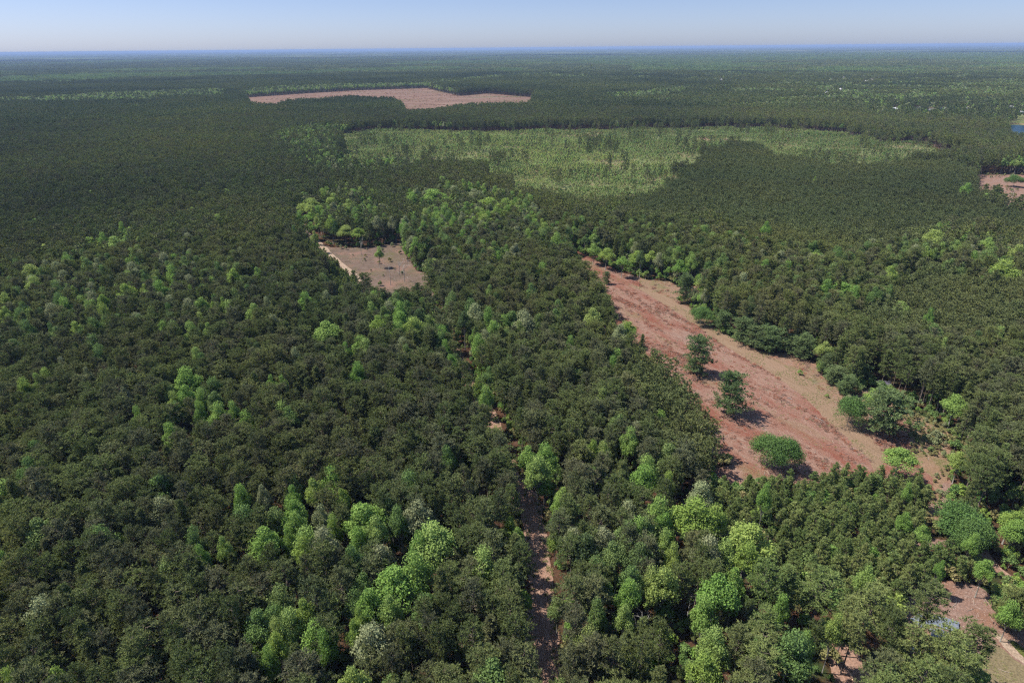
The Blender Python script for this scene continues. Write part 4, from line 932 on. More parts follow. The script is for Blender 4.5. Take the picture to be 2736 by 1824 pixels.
SIGHT = np.concatenate([grid_in(n_, s_) for n_, s_ in (('east_gap', 3), ('east_gap2', 2.5), ('dirt_lane', 2.5), ('lawn', 3), ('sandy_lane', 2), ('green_verge', 2), ('bare_patch', 3), ('dark_gap', 3), ('mown_path', 6), ('field_east', 5))]
                       + [np.array([PTS['shed'], PTS['tarp2'], PTS['bucket'], (105, 108), (110, 106), (108, 103), (112, 101), (114, 104), (107, 111), (113, 109)])])


HSIGHT = np.array([(PTS[k][0] + dx, PTS[k][1]) for k in PTS if k[0] == 'h' for dx in (-5, 0, 5)] + [(812, 1058), (822, 1058)])


def view_clear(xy, h, r, pts=None):
    keep = np.ones(len(xy), bool)
    for gx, gy in (SIGHT if pts is None else pts):
        L_ = math.hypot(gx, gy); along = (xy[:, 0] * gx + xy[:, 1] * gy) / L_
        off = np.abs(xy[:, 0] * gy - xy[:, 1] * gx) / L_
        z = CAM_Z * (1 - (along + r * .5) / L_)
        keep &= ~((off < r) & (along < L_ + r * .6) & (z < h) & (along > 0))
    return keep


lone = ["tall dark green pine alone in the red field, the farther of two", "tall dark pine alone in the red field with trunk showing, the nearer of two",
        "rounded dark pine at the far right edge of the red field", "broad domed dark pine beside the bright oak at the field's right edge",
        "small round dark pine on the scrub ground left of the shed", "small dark pine in the clump left of the shed, leftmost", "small dark pine in the clump left of the shed, rightmost",
        "dark bushy pine at the top of the clump left of the shed", "slim pine at the left edge of the far end of the red field"]
for i, (x, y, h, w) in enumerate(PINES):
    lb = lone[i] if i < len(lone) else "low branching dark pine on the red field's right edge, %s of six" % ["nearest", "second", "third", "fourth", "fifth", "farthest"][min(i - 9, 5)]
    plant("pine_tree", OPEN_PINE[i % 4], (M['bark'], M['open_pine']), x, y, i * 2.1, w / 9.6, h / 15.8, lb, "pine tree", "pines along and in the red field")

where = ["behind the blue-grey sheeting", "at the left end of the corner group", "left of the bare patch's upper end", "between bare patch and sheeting", "left of the sheeting", "in front of the sheeting",
         "rightmost above the lawn", "below the sheeting beside the lawn", "at the bottom edge right of the bare patch", "right of the bare reddish patch", "at the very bottom by the log", "small one left of the corner group",
         "at the bottom edge near the lawn", "low one at the right edge of the clearing", "low one at the right edge above the lane", "at the left edge of the bare patch"]
for i, (x, y, h, w) in enumerate(BIG_PINES):
    plant("pine_tree", PINE_NEAR[i % 8] if h > 12 else OPEN_PINE[i % 4], (M['bark'], M['young'] if i % 3 else M['pine']), x, y, i * 2.3, w / (7.2 if h > 12 else 9.6), h / 18.5 if h > 12 else h / 15.8,
          "large light olive pine at lower right, " + where[i], "pine tree", "large pines of the lower right corner")

# mature pines: near candidates, the largest showing as individuals
cand = candidates(4.6, 52, 430, seed=1)
cc = cover(cand[:, 0], cand[:, 1])
keep = clear_of(cand) & (rng.uniform(0, 1, len(cand)) > .05)
cand, cc = cand[keep], cc[keep]
drop_mix = (cc == MIX) & (rng.uniform(0, 1, len(cand)) < .45)
drop_mix |= (cc == SMIX) & (rng.uniform(0, 1, len(cand)) < .34)
pn_xy = cand[((cc == PINE) | (cc == MIX) | (cc == SMIX) | (cc == ROWS)) & ~drop_mix]
edge = np.zeros(len(pn_xy), bool)
for a in np.arange(0, 6.28, .785):
    edge |= inside(pn_xy[:, 0] + 3.0 * math.cos(a), pn_xy[:, 1] + 3.0 * math.sin(a), POLY['field'])
pn_xy = pn_xy[~edge]
pn_xy = pn_xy[view_clear(pn_xy, 17.5, 3.0)]
# bigger, wider spaced pines in the lower right corner
big = (pn_xy[:, 0] > 45) & (pn_xy[:, 1] < 122)
pn_xy = pn_xy[~big | (rng.uniform(0, 1, len(pn_xy)) < .5)]
u, v = project(pn_xy[:, 0], pn_xy[:, 1], np.full(len(pn_xy), 16.0))
inview = (np.abs(u) < 1.03) & (v > -1.06) & (v < 1)
d = np.where(inview, np.hypot(pn_xy[:, 0], pn_xy[:, 1]), 1e6)
order = np.argsort(d)
ind = order[:269]
rest = np.setdiff1d(np.arange(len(pn_xy)), ind)
g = np.random.default_rng(77)


def region_words(x, y):
    tx = track_x(y)
    a = math.degrees(math.atan2(x, y))
    return ("in the far left of the foreground stand" if a < -26 else "in the foreground stand between left edge and track" if a < -12 else
            "in the stand just left of the dirt track" if x < tx else "in the stand just right of the dirt track" if a < 16 else
            "in the open stand at lower right" if a < 34 else "near the lower right corner")


for k, i in enumerate(ind):
    x, y = pn_xy[i]
    bigp = x > 45 and y < 122
    s = g.uniform(.74, 1.22) * (1.1 if bigp else 1)
    hs = g.uniform(.80, 1.03)
    row = "first rows" if y < 100 else "second rows" if y < 116 else "third rows"
    w_ = "large spreading" if bigp else "slim" if s < .88 else "wide-crowned" if s > 1.08 else "mid-sized"
    lb = "%s olive-green pine %s, %s" % (w_, region_words(x, y), row)
    pk = int(g.integers(0, 12))
    plant("pine_tree", PINE_NEAR[pk], (M['bark'], M['young'] if bigp and k % 3 else PINE_TONE[pk]), x, y, g.uniform(0, 6.28), s * (1.18 if bigp else 1.02), hs, lb, "pine tree",
          "%s pines %s, %s" % (w_, region_words(x, y), row))

C_PINE_NEAR = proto_collection("pine_near", [both(p, [M['bark'], mm], "pine_near") for p, mm in zip(PINE_NEAR, PINE_TONE)])
near_xy = pn_xy[rest]
spread_stuff("pine_forest", near_xy, C_PINE_NEAR, 12, "dark olive pine forest filling the middle ground behind the nearest pines", "pine forest", .72, 1.20, seed=1, wide=(1.05, 1), zr=(.80, 1.0))

# dense younger stand right of the field, mid detail
C_DENSE = proto_collection("pine_dense", [both(pine(120 + i, h=13.5, R=2.5, cb=.35, limbs=30, pads=4, tufts=2, needles=6, L=.62, W=.24, trunk_sides=4, limb_geo=False), [M['bark'], M['dense']], "pine_dense") for i in range(6)])
cd_ = candidates(3.7, 150, 900, seed=2)
k_ = (cover(cd_[:, 0], cd_[:, 1]) == DENSE) & clear_of(cd_)
spread_stuff("pine_plantation", cd_[k_], C_DENSE, 6, "even dense stand of rounded pines right of the red field", "pine plantation", .84, 1.12, seed=2)

# young pines at lower right: 290 individuals, the rest as a mass
cd_ = candidates(2.35, 70, 460, jitter=.75, seed=3)
k_ = (cover(cd_[:, 0], cd_[:, 1]) == YOUNG) & clear_of(cd_, .2)
yx = cd_[k_]
yx = yx[view_clear(yx, 6.0, 1.3)]
leafy_y = rng.uniform(0, 1, len(yx)) < .13 + .3 * (vnoise(yx[:, 0], yx[:, 1], 9, 33) > .68)
u, v = project(yx[:, 0], yx[:, 1], np.full(len(yx), 7.0))
dd = np.where((np.abs(u) < 1.0) & ~leafy_y, np.hypot(yx[:, 0], yx[:, 1]), 1e6)
order = np.argsort(dd); ind = order[:290]; rest = np.setdiff1d(order[290:], np.where(leafy_y)[0])
for i in ind:
    x, y = yx[i]; s = g.uniform(.75, 1.15)
    side = "left" if x < 68 else "centre left" if x < 84 else "centre right" if x < 102 else "right"
    dep = "front" if y < 118 else "middle" if y < 128 else "back"
    big_ = "small" if s < .88 else "mid-sized" if s < 1.02 else "tall"
    lb = "%s bushy pine in the %s rows of the young stand at lower right, %s" % (big_, dep, side)
    plant("young_pine", YOUNG_NEAR[int(g.integers(0, 5))], (M['bark'], M['young']), x, y, g.uniform(0, 6.28), s * 1.08, s * g.uniform(.85, 1.15), lb, "young pine",
          "%s young pines, %s rows, %s" % (big_, dep, side))
C_YOUNG = proto_collection("pine_young", [both(p, [M['bark'], M['young']], "pine_young") for p in YOUNG_NEAR])
spread_stuff("young_pine_stand", yx[rest], C_YOUNG, 5, "further bushy young pines filling the stand below the field", "young pines", .75, 1.15, seed=3)
C_SHRUB = proto_collection("shrubs", [both(p, [M['bark_b'], mm], "shrub") for p, mm in zip(SHRUB_NEAR * 3, [M['leaf_g'], M['leaf_y'], M['leaf_m'], M['leaf_m'], M['scrub'], M['leaf_g'], M['leaf_o'], M['scrub'], M['leaf_m']])])
spread_stuff("sapling_growth", yx[leafy_y], C_SHRUB, 9, "light green leafy saplings mixed through the young pines", "saplings", 1.3, 2.6, seed=4)

# undergrowth on the forest floor
cd_ = candidates(3.4, 60, 420, seed=5)
cc = cover(cd_[:, 0], cd_[:, 1])
un = vnoise(cd_[:, 0], cd_[:, 1], 22, 31)
k_ = ((cc == PINE) | (cc == MIX) | (cc == SMIX)) & (un > .38)
spread_stuff("undergrowth", cd_[k_], C_SHRUB, 9, "patchy green undergrowth showing in gaps between the pines", "undergrowth", .5, 1.7, seed=5)
# bushes that fringe the open ground
cd_ = candidates(1.9, 60, 430, seed=6)
cc = cover(cd_[:, 0], cd_[:, 1])
near_open = np.zeros(len(cd_), bool)
for a in np.arange(0, 6.28, 1.05):
    q = cover(cd_[:, 0] + 3.2 * math.cos(a), cd_[:, 1] + 3.2 * math.sin(a)); near_open |= q == BARE
k_ = near_open & (cc != BARE) & (rng.uniform(0, 1, len(cd_)) < .42)
spread_stuff("edge_bushes", cd_[k_], C_SHRUB, 9, "low mixed bushes fringing the track, field and clearings", "bushes", .5, 1.9, seed=6)

# scrub tufts on the eastern strip of the field
cd_ = candidates(2.1, 150, 300, seed=7)
k_ = inside(cd_[:, 0], cd_[:, 1], POLY['field_east']) & (vnoise(cd_[:, 0], cd_[:, 1], 9, 40) > .42)
C_SCRUB = proto_collection("scrub", [both(p, [M['bark_b'], mm], "scrub") for p, mm in zip(SHRUB_NEAR, [M['scrub'], M['scrub'], M['leaf_p']])])
spread_stuff("scrub_bushes", cd_[k_], C_SCRUB, 3, "low dry olive scrub on the sandy strip beside the field", "scrub", .35, .9, seed=7)


# slash, sticks and grass on the open ground
def spiky(seed, n, L, W, flat, mi=0):
    g_ = np.random.default_rng(seed)
    dr = unit(g_.normal(0, 1, (n, 3)) * np.array([1, 1, flat])); dr[:, 2] = np.abs(dr[:, 2]) + .05
    c = g_.normal(0, L * .35, (n, 3)) * np.array([1, 1, 0])
    pr = unit(np.cross(dr, np.array([0, 0, 1.]) + g_.normal(0, .3, (n, 3))))
    l_ = L * g_.uniform(.5, 1.2, (n, 1))
    V = np.stack([c - pr * W * .5, c + pr * W * .5, c + dr * l_], 1).reshape(-1, 3)
    return Geo().add(V, np.arange(3 * n).reshape(-1, 3))


C_BRUSH = proto_collection("brush", [spiky(200 + i, 26, .55, .10, .35).mesh("brush", [M['brush']]) for i in range(4)])
C_GRASS = proto_collection("grass", [spiky(210 + i, 22, .38, .09, .9).mesh("grass", [M['grass']]) for i in range(3)])
st = []
for i in range(4):
    q = Geo(); q.tube([(-.8, 0, .05), (0, .05 * i, .07), (.8, 0, .04)], [.03, .045, .03], 4); st.append(q.mesh("stick", [M['stick']]))
C_STICK = proto_collection("sticks", st)


def on_poly(name, step, seed, jit=.5):
    p = np.array(POLY[name]); g_ = np.random.default_rng(seed)
    xs = np.arange(p[:, 0].min(), p[:, 0].max(), step); ys = np.arange(p[:, 1].min(), p[:, 1].max(), step)
    X, Y = np.meshgrid(xs, ys); X = X.ravel() + g_.uniform(-jit, jit, X.size) * step; Y = Y.ravel() + g_.uniform(-jit, jit, Y.size) * step
    k = inside(X, Y, POLY[name])
    return np.stack([X[k], Y[k]], -1)


def streak(xy, s1, s2, seed):
    a = xy[:, 0] * .457 - xy[:, 1] * .889; b = xy[:, 0] * .889 + xy[:, 1] * .457
    return vnoise(a / s1, b / s2, 1.0, seed)


fx = on_poly('field', .85, 1)
onpath = inside(fx[:, 0], fx[:, 1], POLY['mown_path']) | (inside(fx[:, 0], fx[:, 1], POLY['field_margin']) & (rng.uniform(0, 1, len(fx)) < .8)) | inside(fx[:, 0], fx[:, 1], POLY['field_east'])
dens = .6 * streak(fx, 14, 3.0, 51) + .4 * streak(fx, 45, 9, 52)
k_ = ~onpath & (rng.uniform(0, 1, len(fx)) < np.clip((dens - .40) * 2.2, .03, .75))
spread_stuff("slash_litter", fx[k_], C_BRUSH, 4, "rust-red dead brush in streaks over the cut-over field", "brush litter", .5, 2.0, z=.02, seed=8)
s1_ = np.concatenate([on_poly('field', 2.9, 2), on_poly('slash_clearing', 2.4, 3), on_poly('far_clearcut', 40, 4)[:0], on_poly('small_clearing', 5, 6)])
k_ = ~inside(s1_[:, 0], s1_[:, 1], POLY['mown_path']) & (vnoise(s1_[:, 0], s1_[:, 1], 12, 60) > .35)
spread_stuff("stick_litter", s1_[k_], C_STICK, 4, "bleached sticks scattered on the bare ground", "sticks", .4, 1.5, z=.03, seed=9)
gx_ = np.concatenate([on_poly('mown_path', 1.0, 7), on_poly('field_margin', 1.1, 17), on_poly('field', 2.2, 8), on_poly('small_clearing', 2.2, 9), on_poly('lawn', .9, 10)])
k_ = vnoise(gx_[:, 0], gx_[:, 1], 6, 61) > .5
spread_stuff("grass_tufts", gx_[k_], C_GRASS, 3, "olive grass tufts on the path, field and clearings", "grass", .4, 1.1, z=.02, seed=10)
ex = []
for (x1, y1, w1), (x2, y2, w2) in zip(TRACK[:-1], TRACK[1:]):
    n_ = int(math.hypot(x2 - x1, y2 - y1) * 2.2) + 1
    t_ = rng.uniform(0, 1, n_); sgn = rng.choice([-1, 1], n_) * rng.uniform(.22, .55, n_)
    ex.append(np.stack([x1 + t_ * (x2 - x1) + sgn * w1, y1 + t_ * (y2 - y1)], -1))
spread_stuff("track_verge_grass", np.concatenate(ex), proto_collection("verge", [spiky(220 + i, 30, .45, .10, .8).mesh("verge", [M['scrub']]) for i in range(3)]), 3,
             "weeds and grass tufts along the edges of the dirt track", "weeds", .5, 1.6, z=.02, seed=11)

# ------------------------------------------------------------ middle distance, 430 m to 1300 m
C_PINE_MID = proto_collection("pine_mid", [both(pine(300 + i, h=18.5, R=3.0, cb=.45, limbs=24, pads=3, tufts=2, needles=5, L=.95, W=.42, trunk_sides=3, limb_geo=False, upw=.75), [M['bark'], (M['pine'], M['pine_b'], M['pine_c'])[i % 3]], "pine_mid") for i in range(6)])
C_LEAF_MID = proto_collection("leaf_mid", [both(broad(320 + i, lobes=10, leaves=50, size=.95, limb_geo=False), [M['bark_b'], mm], "leaf_mid")
                                           for i, mm in enumerate([M['leaf_m'], M['leaf_g'], M['leaf_m'], M['leaf_mix'], M['leaf_y'], M['leaf_p']])])
C_SAP = proto_collection("sapling", [both(broad(340 + i, h=4.2, R=1.15, lobes=5, leaves=22, size=.6, cz=.55, vz=.42, limb_geo=False), [M['bark_b'], mm], "sapling")
                                     for i, mm in enumerate([M['regrow'], M['regrow'], M['leaf_m'], M['scrub'], M['regrow']])])
cd_ = candidates(4.6, 430, 1300, seed=11)
cc = cover(cd_[:, 0], cd_[:, 1]); r_ = rng.uniform(0, 1, len(cd_)); cl = clear_of(cd_)
lp = np.where(cc == PINE, .03 + .16 * (vnoise(cd_[:, 0], cd_[:, 1], 45, 70) > .68), np.where(cc == LEAFY, .85, np.where((cc == MIX) | (cc == SMIX), .42, np.where(cc == REMIX, .72, np.where(cc == YARD, .3, 0.)))))
hc_ = view_clear(cd_, 17.5, 3.0, HSIGHT) | (rng.uniform(0, 1, len(cd_)) < .10)
exist = np.where(cc == REGROW, (r_ < .006 + .06 * (vnoise(cd_[:, 0], cd_[:, 1], 55, 84) > .66)), np.where((cc == REMIX), r_ < .62, np.where(cc == YARD, r_ < .5, (cc == PINE) | (cc == LEAFY) | (cc == MIX) | (cc == SMIX) | (cc == ROWS)))) & cl & hc_
isl = rng.uniform(0, 1, len(cd_)) < lp
spread_stuff("pine_forest", cd_[exist & ~isl], C_PINE_MID, 6, "dark pine forest of the farther middle distance", "pine forest", .74, 1.2, seed=12, zr=(.84, 1.04))
near_leaf = candidates(5.4, 52, 430, seed=12)
ccn = cover(near_leaf[:, 0], near_leaf[:, 1]); rn = rng.uniform(0, 1, len(near_leaf))
C_LEAF_NEAR = proto_collection("leaf_near", [both(p, [M['bark_b'], mm], "leaf_near") for p, mm in zip(BROAD_NEAR, [M['leaf_m'], M['leaf_mix'], M['leaf_g'], M['leaf_m'], M['leaf_mix'], M['leaf_m'], M['leaf_p']])])
kn = view_clear(near_leaf, 16, 3.2) & view_clear(near_leaf, 15, 3.0, grid_in('field', 7)) & clear_of(near_leaf, 0.8) & (((ccn == MIX) & (rn < .35)) | ((ccn == SMIX) & (rn < .50)) | ((ccn == PINE) & (rn < .07)))
spread_stuff("leafy_woodland", near_leaf[kn], C_LEAF_NEAR, 7, "mid-green leafy trees mixed thinly into the near pine wood", "leafy woodland", .78, 1.15, seed=13, wide=(1.0, 1.2))
spread_stuff("leafy_woodland", cd_[exist & isl], C_LEAF_MID, 6, "bands and clumps of leafy trees in the middle distance", "leafy woodland", .8, 1.15, seed=14)
bright = candidates(5.2, 300, 560, seed=16)
cb_ = cover(bright[:, 0], bright[:, 1]); rb = rng.uniform(0, 1, len(bright))
kb = clear_of(bright, .3) & (cb_ == SMIX) & inside(bright[:, 0], bright[:, 1], POLY['mix_clearing']) & (rb < .75 * (vnoise(bright[:, 0], bright[:, 1], 24, 71) > .42))
C_LEAF_BR = proto_collection("leaf_bright", [both(p, [M['bark_b'], mm], "leaf_bright") for p, mm in zip(BROAD_NEAR, [M['leaf_g'], M['leaf_y'], M['leaf_g'], M['leaf_p'], M['leaf_y'], M['leaf_m'], M['leaf_g']])])
spread_stuff("bright_woodland", bright[kb], C_LEAF_BR, 7, "bright yellow-green leafy wood around the small brown clearing", "leafy woodland", .85, 1.2, seed=17, wide=(.95, 1.25))
# a lower storey of leafy saplings and small trees that closes the gaps
fill = candidates(4.3, 60, 430, seed=18)
cf = cover(fill[:, 0], fill[:, 1]); rf_ = rng.uniform(0, 1, len(fill))
kf = view_clear(fill, 8, 2.2) & (((cf == SMIX) & (rf_ < .62)) | ((cf == MIX) & (rf_ < .5)) | ((cf == PINE) & (rf_ < .10)))
C_LOW = proto_collection("low_leaf", [both(broad(360 + i, h=8, R=2.3, lobes=10, leaves=170, size=.30, cz=.52, vz=.42, limb_geo=False), [M['bark_b'], mm], "low_leaf")
                                      for i, mm in enumerate([M['leaf_g'], M['leaf_m'], M['leaf_mix'], M['leaf_g'], M['leaf_m'], M['leaf_p']])])
spread_stuff("leafy_understorey", fill[kf], C_LOW, 6, "smaller leafy trees closing the gaps between the taller crowns", "young woodland", .65, 1.35, seed=18)
# right stand: some leafy trees between the field and the dense pines
cd_ = candidates(2.6, 430, 1300, seed=15)
cc = cover(cd_[:, 0], cd_[:, 1]); thick = .02 + vnoise(cd_[:, 0], cd_[:, 1], 17, 81) * .45 + vnoise(cd_[:, 0] * .6, cd_[:, 1], 60, 82) * .55
k_ = ((cc == REGROW) & (rng.uniform(0, 1, len(cd_)) < np.clip((thick - .18) * 3.0, .15, 1.0))) | ((cc == REMIX) & (rng.uniform(0, 1, len(cd_)) < .6))
hv = .40 + 1.2 * vnoise(cd_[k_][:, 0], cd_[k_][:, 1], 30, 83)
spread_stuff("sapling_regrowth", cd_[k_], C_SAP, 5, "pale green saplings and bushes of the wide regrowth area", "saplings", .7, 1.25, hvar=hv, seed=15)

# ------------------------------------------------------------ 1.3 km to 3.3 km
C_PINE_FAR = proto_collection("pine_far", [both(pine(400 + i, h=18.5, R=3.6, cb=.42, limbs=14, pads=2, tufts=1, needles=6, L=2.0, W=1.1, trunk_sides=3, limb_geo=False, upw=1.0), [M['bark'], M['pine']], "pine_far") for i in range(5)])
C_LEAF_FAR = proto_collection("leaf_far", [both(broad(420 + i, h=16, R=4.2, lobes=6, leaves=16, size=2.1, limb_geo=False), [M['bark_b'], mm], "leaf_far")
                                           for i, mm in enumerate([M['leaf_g'], M['leaf_p'], M['leaf_m'], M['leaf_y']])])
cd_ = candidates(5.8, 1300, 3300, seed=21)
cc = cover(cd_[:, 0], cd_[:, 1]); r_ = rng.uniform(0, 1, len(cd_))
dens_ = vnoise(cd_[:, 0], cd_[:, 1], 70, 90)
lp = np.where(cc == PINE, .01, np.where(cc == LEAFY, .9, np.where((cc == MIX) | (cc == SMIX), .30 + .6 * (dens_ > .40), np.where(cc == YARD, .4, 0.))))
exist = np.where(cc == YARD, r_ < .5, (cc != BARE) & (cc != REGROW)) & (view_clear(cd_, 17.5, 3.0, HSIGHT) | (rng.uniform(0, 1, len(cd_)) < .10))
isl = rng.uniform(0, 1, len(cd_)) < lp
spread_stuff("far_pine_forest", cd_[exist & ~isl], C_PINE_FAR, 5, "dark pine forest beyond the regrowth and around the far logged area", "pine forest", .84, 1.12, seed=22)
spread_stuff("far_leafy_woodland", cd_[exist & isl], C_LEAF_FAR, 4, "light green leafy woods banded through the far pine forest", "leafy woodland", .8, 1.15, seed=23)


# ------------------------------------------------------------ 3.3 km to 11 km: groves, then the canopy sheet to the horizon
def grove(seed, mat_leaf, n=44, half=22.0):
    g_ = np.random.default_rng(seed); q = Geo()
    c = np.column_stack([g_.uniform(-half, half, (n, 2)), g_.uniform(8, 17, n)])
    k = 10
    cc_ = np.repeat(c, k, 0) + g_.normal(0, 1, (n * k, 3)) * np.array([2.3, 2.3, 1.8])
    nm = unit(g_.normal(0, 1, (n * k, 3)) * [1, 1, .45]); a = unit(np.cross(nm, g_.normal(0, 1, (n * k, 3)))); b_ = np.cross(nm, a)
    s = 3.6 * g_.uniform(.6, 1.2, (n * k, 1))
    V = np.stack([cc_ - a * s * .5, cc_ + b_ * s * .5, cc_ + a * s * .5], 1).reshape(-1, 3)
    q.add(V, np.arange(n * k * 3).reshape(-1, 3))
    return q.mesh("grove", [mat_leaf])


C_GROVE_P = proto_collection("grove_pine", [grove(500 + i, M['pine']) for i in range(4)])
C_GROVE_L = proto_collection("grove_leaf", [grove(510 + i, mm) for i, mm in enumerate([M['leaf_mix'], M['leaf_m'], M['leaf_mix'], M['pine']])])
cd_ = candidates(34, 3282, 11000, seed=31)
cc = cover(cd_[:, 0], cd_[:, 1])
fieldy = (vnoise(cd_[:, 0], cd_[:, 1], 330, 95) > .88) & (cd_[:, 1] > 4200)
spread_stuff("distant_pine_forest", cd_[(cc == PINE) & ~fieldy], C_GROVE_P, 4, "blue-hazed pine forest towards the horizon", "pine forest", .9, 1.15, seed=32)
spread_stuff("distant_leafy_woodland", cd_[(cc != PINE) & ~fieldy], C_GROVE_L, 4, "blue-hazed leafy woodland towards the horizon", "leafy woodland", .9, 1.15, seed=33)

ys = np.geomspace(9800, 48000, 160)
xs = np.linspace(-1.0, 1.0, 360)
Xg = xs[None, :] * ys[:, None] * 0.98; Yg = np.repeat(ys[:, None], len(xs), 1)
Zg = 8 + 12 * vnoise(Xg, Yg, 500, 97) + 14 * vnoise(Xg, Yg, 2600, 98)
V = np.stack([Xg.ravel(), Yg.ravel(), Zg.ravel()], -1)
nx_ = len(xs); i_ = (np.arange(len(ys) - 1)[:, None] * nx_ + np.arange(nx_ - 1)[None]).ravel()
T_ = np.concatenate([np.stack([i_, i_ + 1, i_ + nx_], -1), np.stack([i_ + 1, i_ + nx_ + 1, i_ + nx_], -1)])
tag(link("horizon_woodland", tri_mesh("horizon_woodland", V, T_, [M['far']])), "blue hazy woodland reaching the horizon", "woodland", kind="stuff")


cl_ = np.concatenate([on_poly('far_clearcut', 13, 12), on_poly('regrowth', 30, 13)[:0]])
kk_ = vnoise(cl_[:, 0] * .4, cl_[:, 1], 40, 75) > .45
spread_stuff("logging_debris", cl_[kk_], C_BRUSH, 4, "brown heaps of brush in rows on the far logged area", "brush", 2.0, 6.0, seed=40)
cl_ = np.concatenate([on_poly('small_clearing', 12, 14), on_poly('sandy_ground', 6, 15), on_poly('far_clearcut', 34, 16)])
kk_ = vnoise(cl_[:, 0], cl_[:, 1], 25, 76) > .52
spread_stuff("clearing_saplings", cl_[kk_], C_SCRUB, 3, "thin scattered scrub on the far clearings", "scrub", .4, 1.3, seed=41)

# ------------------------------------------------------------ dead trees
def dead_tree(seed, h):
    g_ = np.random.default_rng(seed); q = Geo()
    def limb(p, d_, l, r, lev):
        e = p + d_ * l; mid = (p + e) / 2 + g_.normal(0, .04 * l, 3)
        q.tube([p, mid, e], [r, r * .75, r * .5], 5 if lev == 0 else 3, cap=False)
        if lev < 3:
            for _ in range(4 if lev == 0 else 3):
                s = g_.uniform(.5, 1.0); nd_ = unit(d_ * .8 + g_.normal(0, .55, 3) + np.array([0, 0, .25]))
                limb(p + (e - p) * s, nd_, l * g_.uniform(.45, .65), r * .5, lev + 1)
    limb(np.array([0., 0, 0]), unit(np.array([.03, .02, 1.])), h * .55, .18, 0)
    return q.mesh("dead_tree", [M['dead']])


dead_lb = ["bleached dead tree with forked bare limbs in the right-hand wood", "grey leafless tree in the wood above the field's right edge", "bare tree on the sandy ground at the right edge",
           "tall bare pole-like snag in the brown clearing, rightmost of three", "tall bare pole-like snag in the brown clearing, leftmost of three", "bare snag behind the other two in the brown clearing",
           "slim grey bare tree on the far edge of the brown clearing", "small bleached dead tree in the pines right of the track at the bottom", "dark bare leafless tree between two bright green trees at lower right",
           "pale bare tree at the far edge of the regrowth"]
for i, (x, y, h) in enumerate(DEAD[:10]):
    if h < 5: h = 9
    o = link("dead_tree", dead_tree(700 + i, h * (.9 if i > 2 else .95)), loc=(x, y, 0))
    tag(o, dead_lb[i], "dead tree")

# ------------------------------------------------------------ buildings, towers and small things
M['white'] = plain("white painted siding", (0.40, 0.40, 0.39), (0.55, 0.55, 0.54), 2.0, 0.6)
M['roof'] = plain("grey roofing", (0.13, 0.125, 0.13), (0.22, 0.21, 0.22), 2.0, 0.6)
M['roof_w'] = plain("pale metal roofing", (0.42, 0.42, 0.44), (0.58, 0.58, 0.60), 1.0, 0.4)
M['shed_roof'] = plain("weathered violet grey sheet", (0.060, 0.055, 0.072), (0.10, 0.092, 0.115), 3.0, 0.8)
M['glass'] = plain("dark window glass", (0.02, 0.025, 0.03), (0.04, 0.05, 0.06), 1.0, 0.1)
M['wood'] = plain("weathered boards", (0.28, 0.25, 0.21), (0.42, 0.38, 0.33), 4.0, 0.8)
M['door'] = plain("dark door paint", (0.06, 0.05, 0.05), (0.10, 0.09, 0.08), 2.0, 0.6)


def gable(q, L_, W_, z0, rise, over=.4, th=.12, mi=0):
    """two sloping roof slabs meeting at the ridge"""
    for s in (-1, 1):
        a = np.array([[-L_ / 2 - over, 0, z0 + rise], [L_ / 2 + over, 0, z0 + rise], [L_ / 2 + over, s * (W_ / 2 + over), z0 - rise * over / (W_ / 2)], [-L_ / 2 - over, s * (W_ / 2 + over), z0 - rise * over / (W_ / 2)]])
        V = np.concatenate([a + [0, 0, .01], a + [0, 0, th]])
        q.add(V, [(0, 1, 2), (0, 2, 3), (4, 6, 5), (4, 7, 6), (0, 4, 5), (0, 5, 1), (1, 5, 6), (1, 6, 2), (2, 6, 7), (2, 7, 3), (3, 7, 4), (3, 4, 0)], mi)


def gable_wall(q, L_, W_, z0, rise):
    for s in (-1, 1):
        x0 = s * L_ / 2; x1 = s * (L_ / 2 - .15)
        V = np.array([[x0, -W_ / 2, z0], [x0, W_ / 2, z0], [x0, 0, z0 + rise], [x1, -W_ / 2, z0], [x1, W_ / 2, z0], [x1, 0, z0 + rise]])
        q.add(V, [(0, 1, 2), (3, 5, 4), (0, 2, 5), (0, 5, 3), (1, 4, 5), (1, 5, 2)])


def house(name, x, y, L_, W_, h, rz, roofm, label, cat="house", wallm=None):
    e = link(name, None, loc=(x, y, 0)); e.rotation_euler = (0, 0, rz); tag(e, label, cat)
    q = Geo(); q.box((0, 0, h / 2), (L_, W_, h)); gable_wall(q, L_, W_, h, W_ * .25); link("wall", q.mesh("wall", [wallm or M['white']]), e)
    q = Geo(); gable(q, L_, W_, h + .01, W_ * .25); link("roof", q.mesh("roof", [roofm]), e)
    q = Geo(); q.box((L_ * .1, -W_ / 2 - .03, 1.05), (1.0, .08, 2.1)); link("door", q.mesh("door", [M['door']]), e)
    q = Geo(); q.box((0, 0, 0), (1.3, .08, 1.1)); wm = q.mesh("window", [M['glass']])
    for wx in (-L_ * .35, -L_ * .15, L_ * .32):
        link("window", wm, e, (wx, -W_ / 2 - .03, 1.6))
    return e


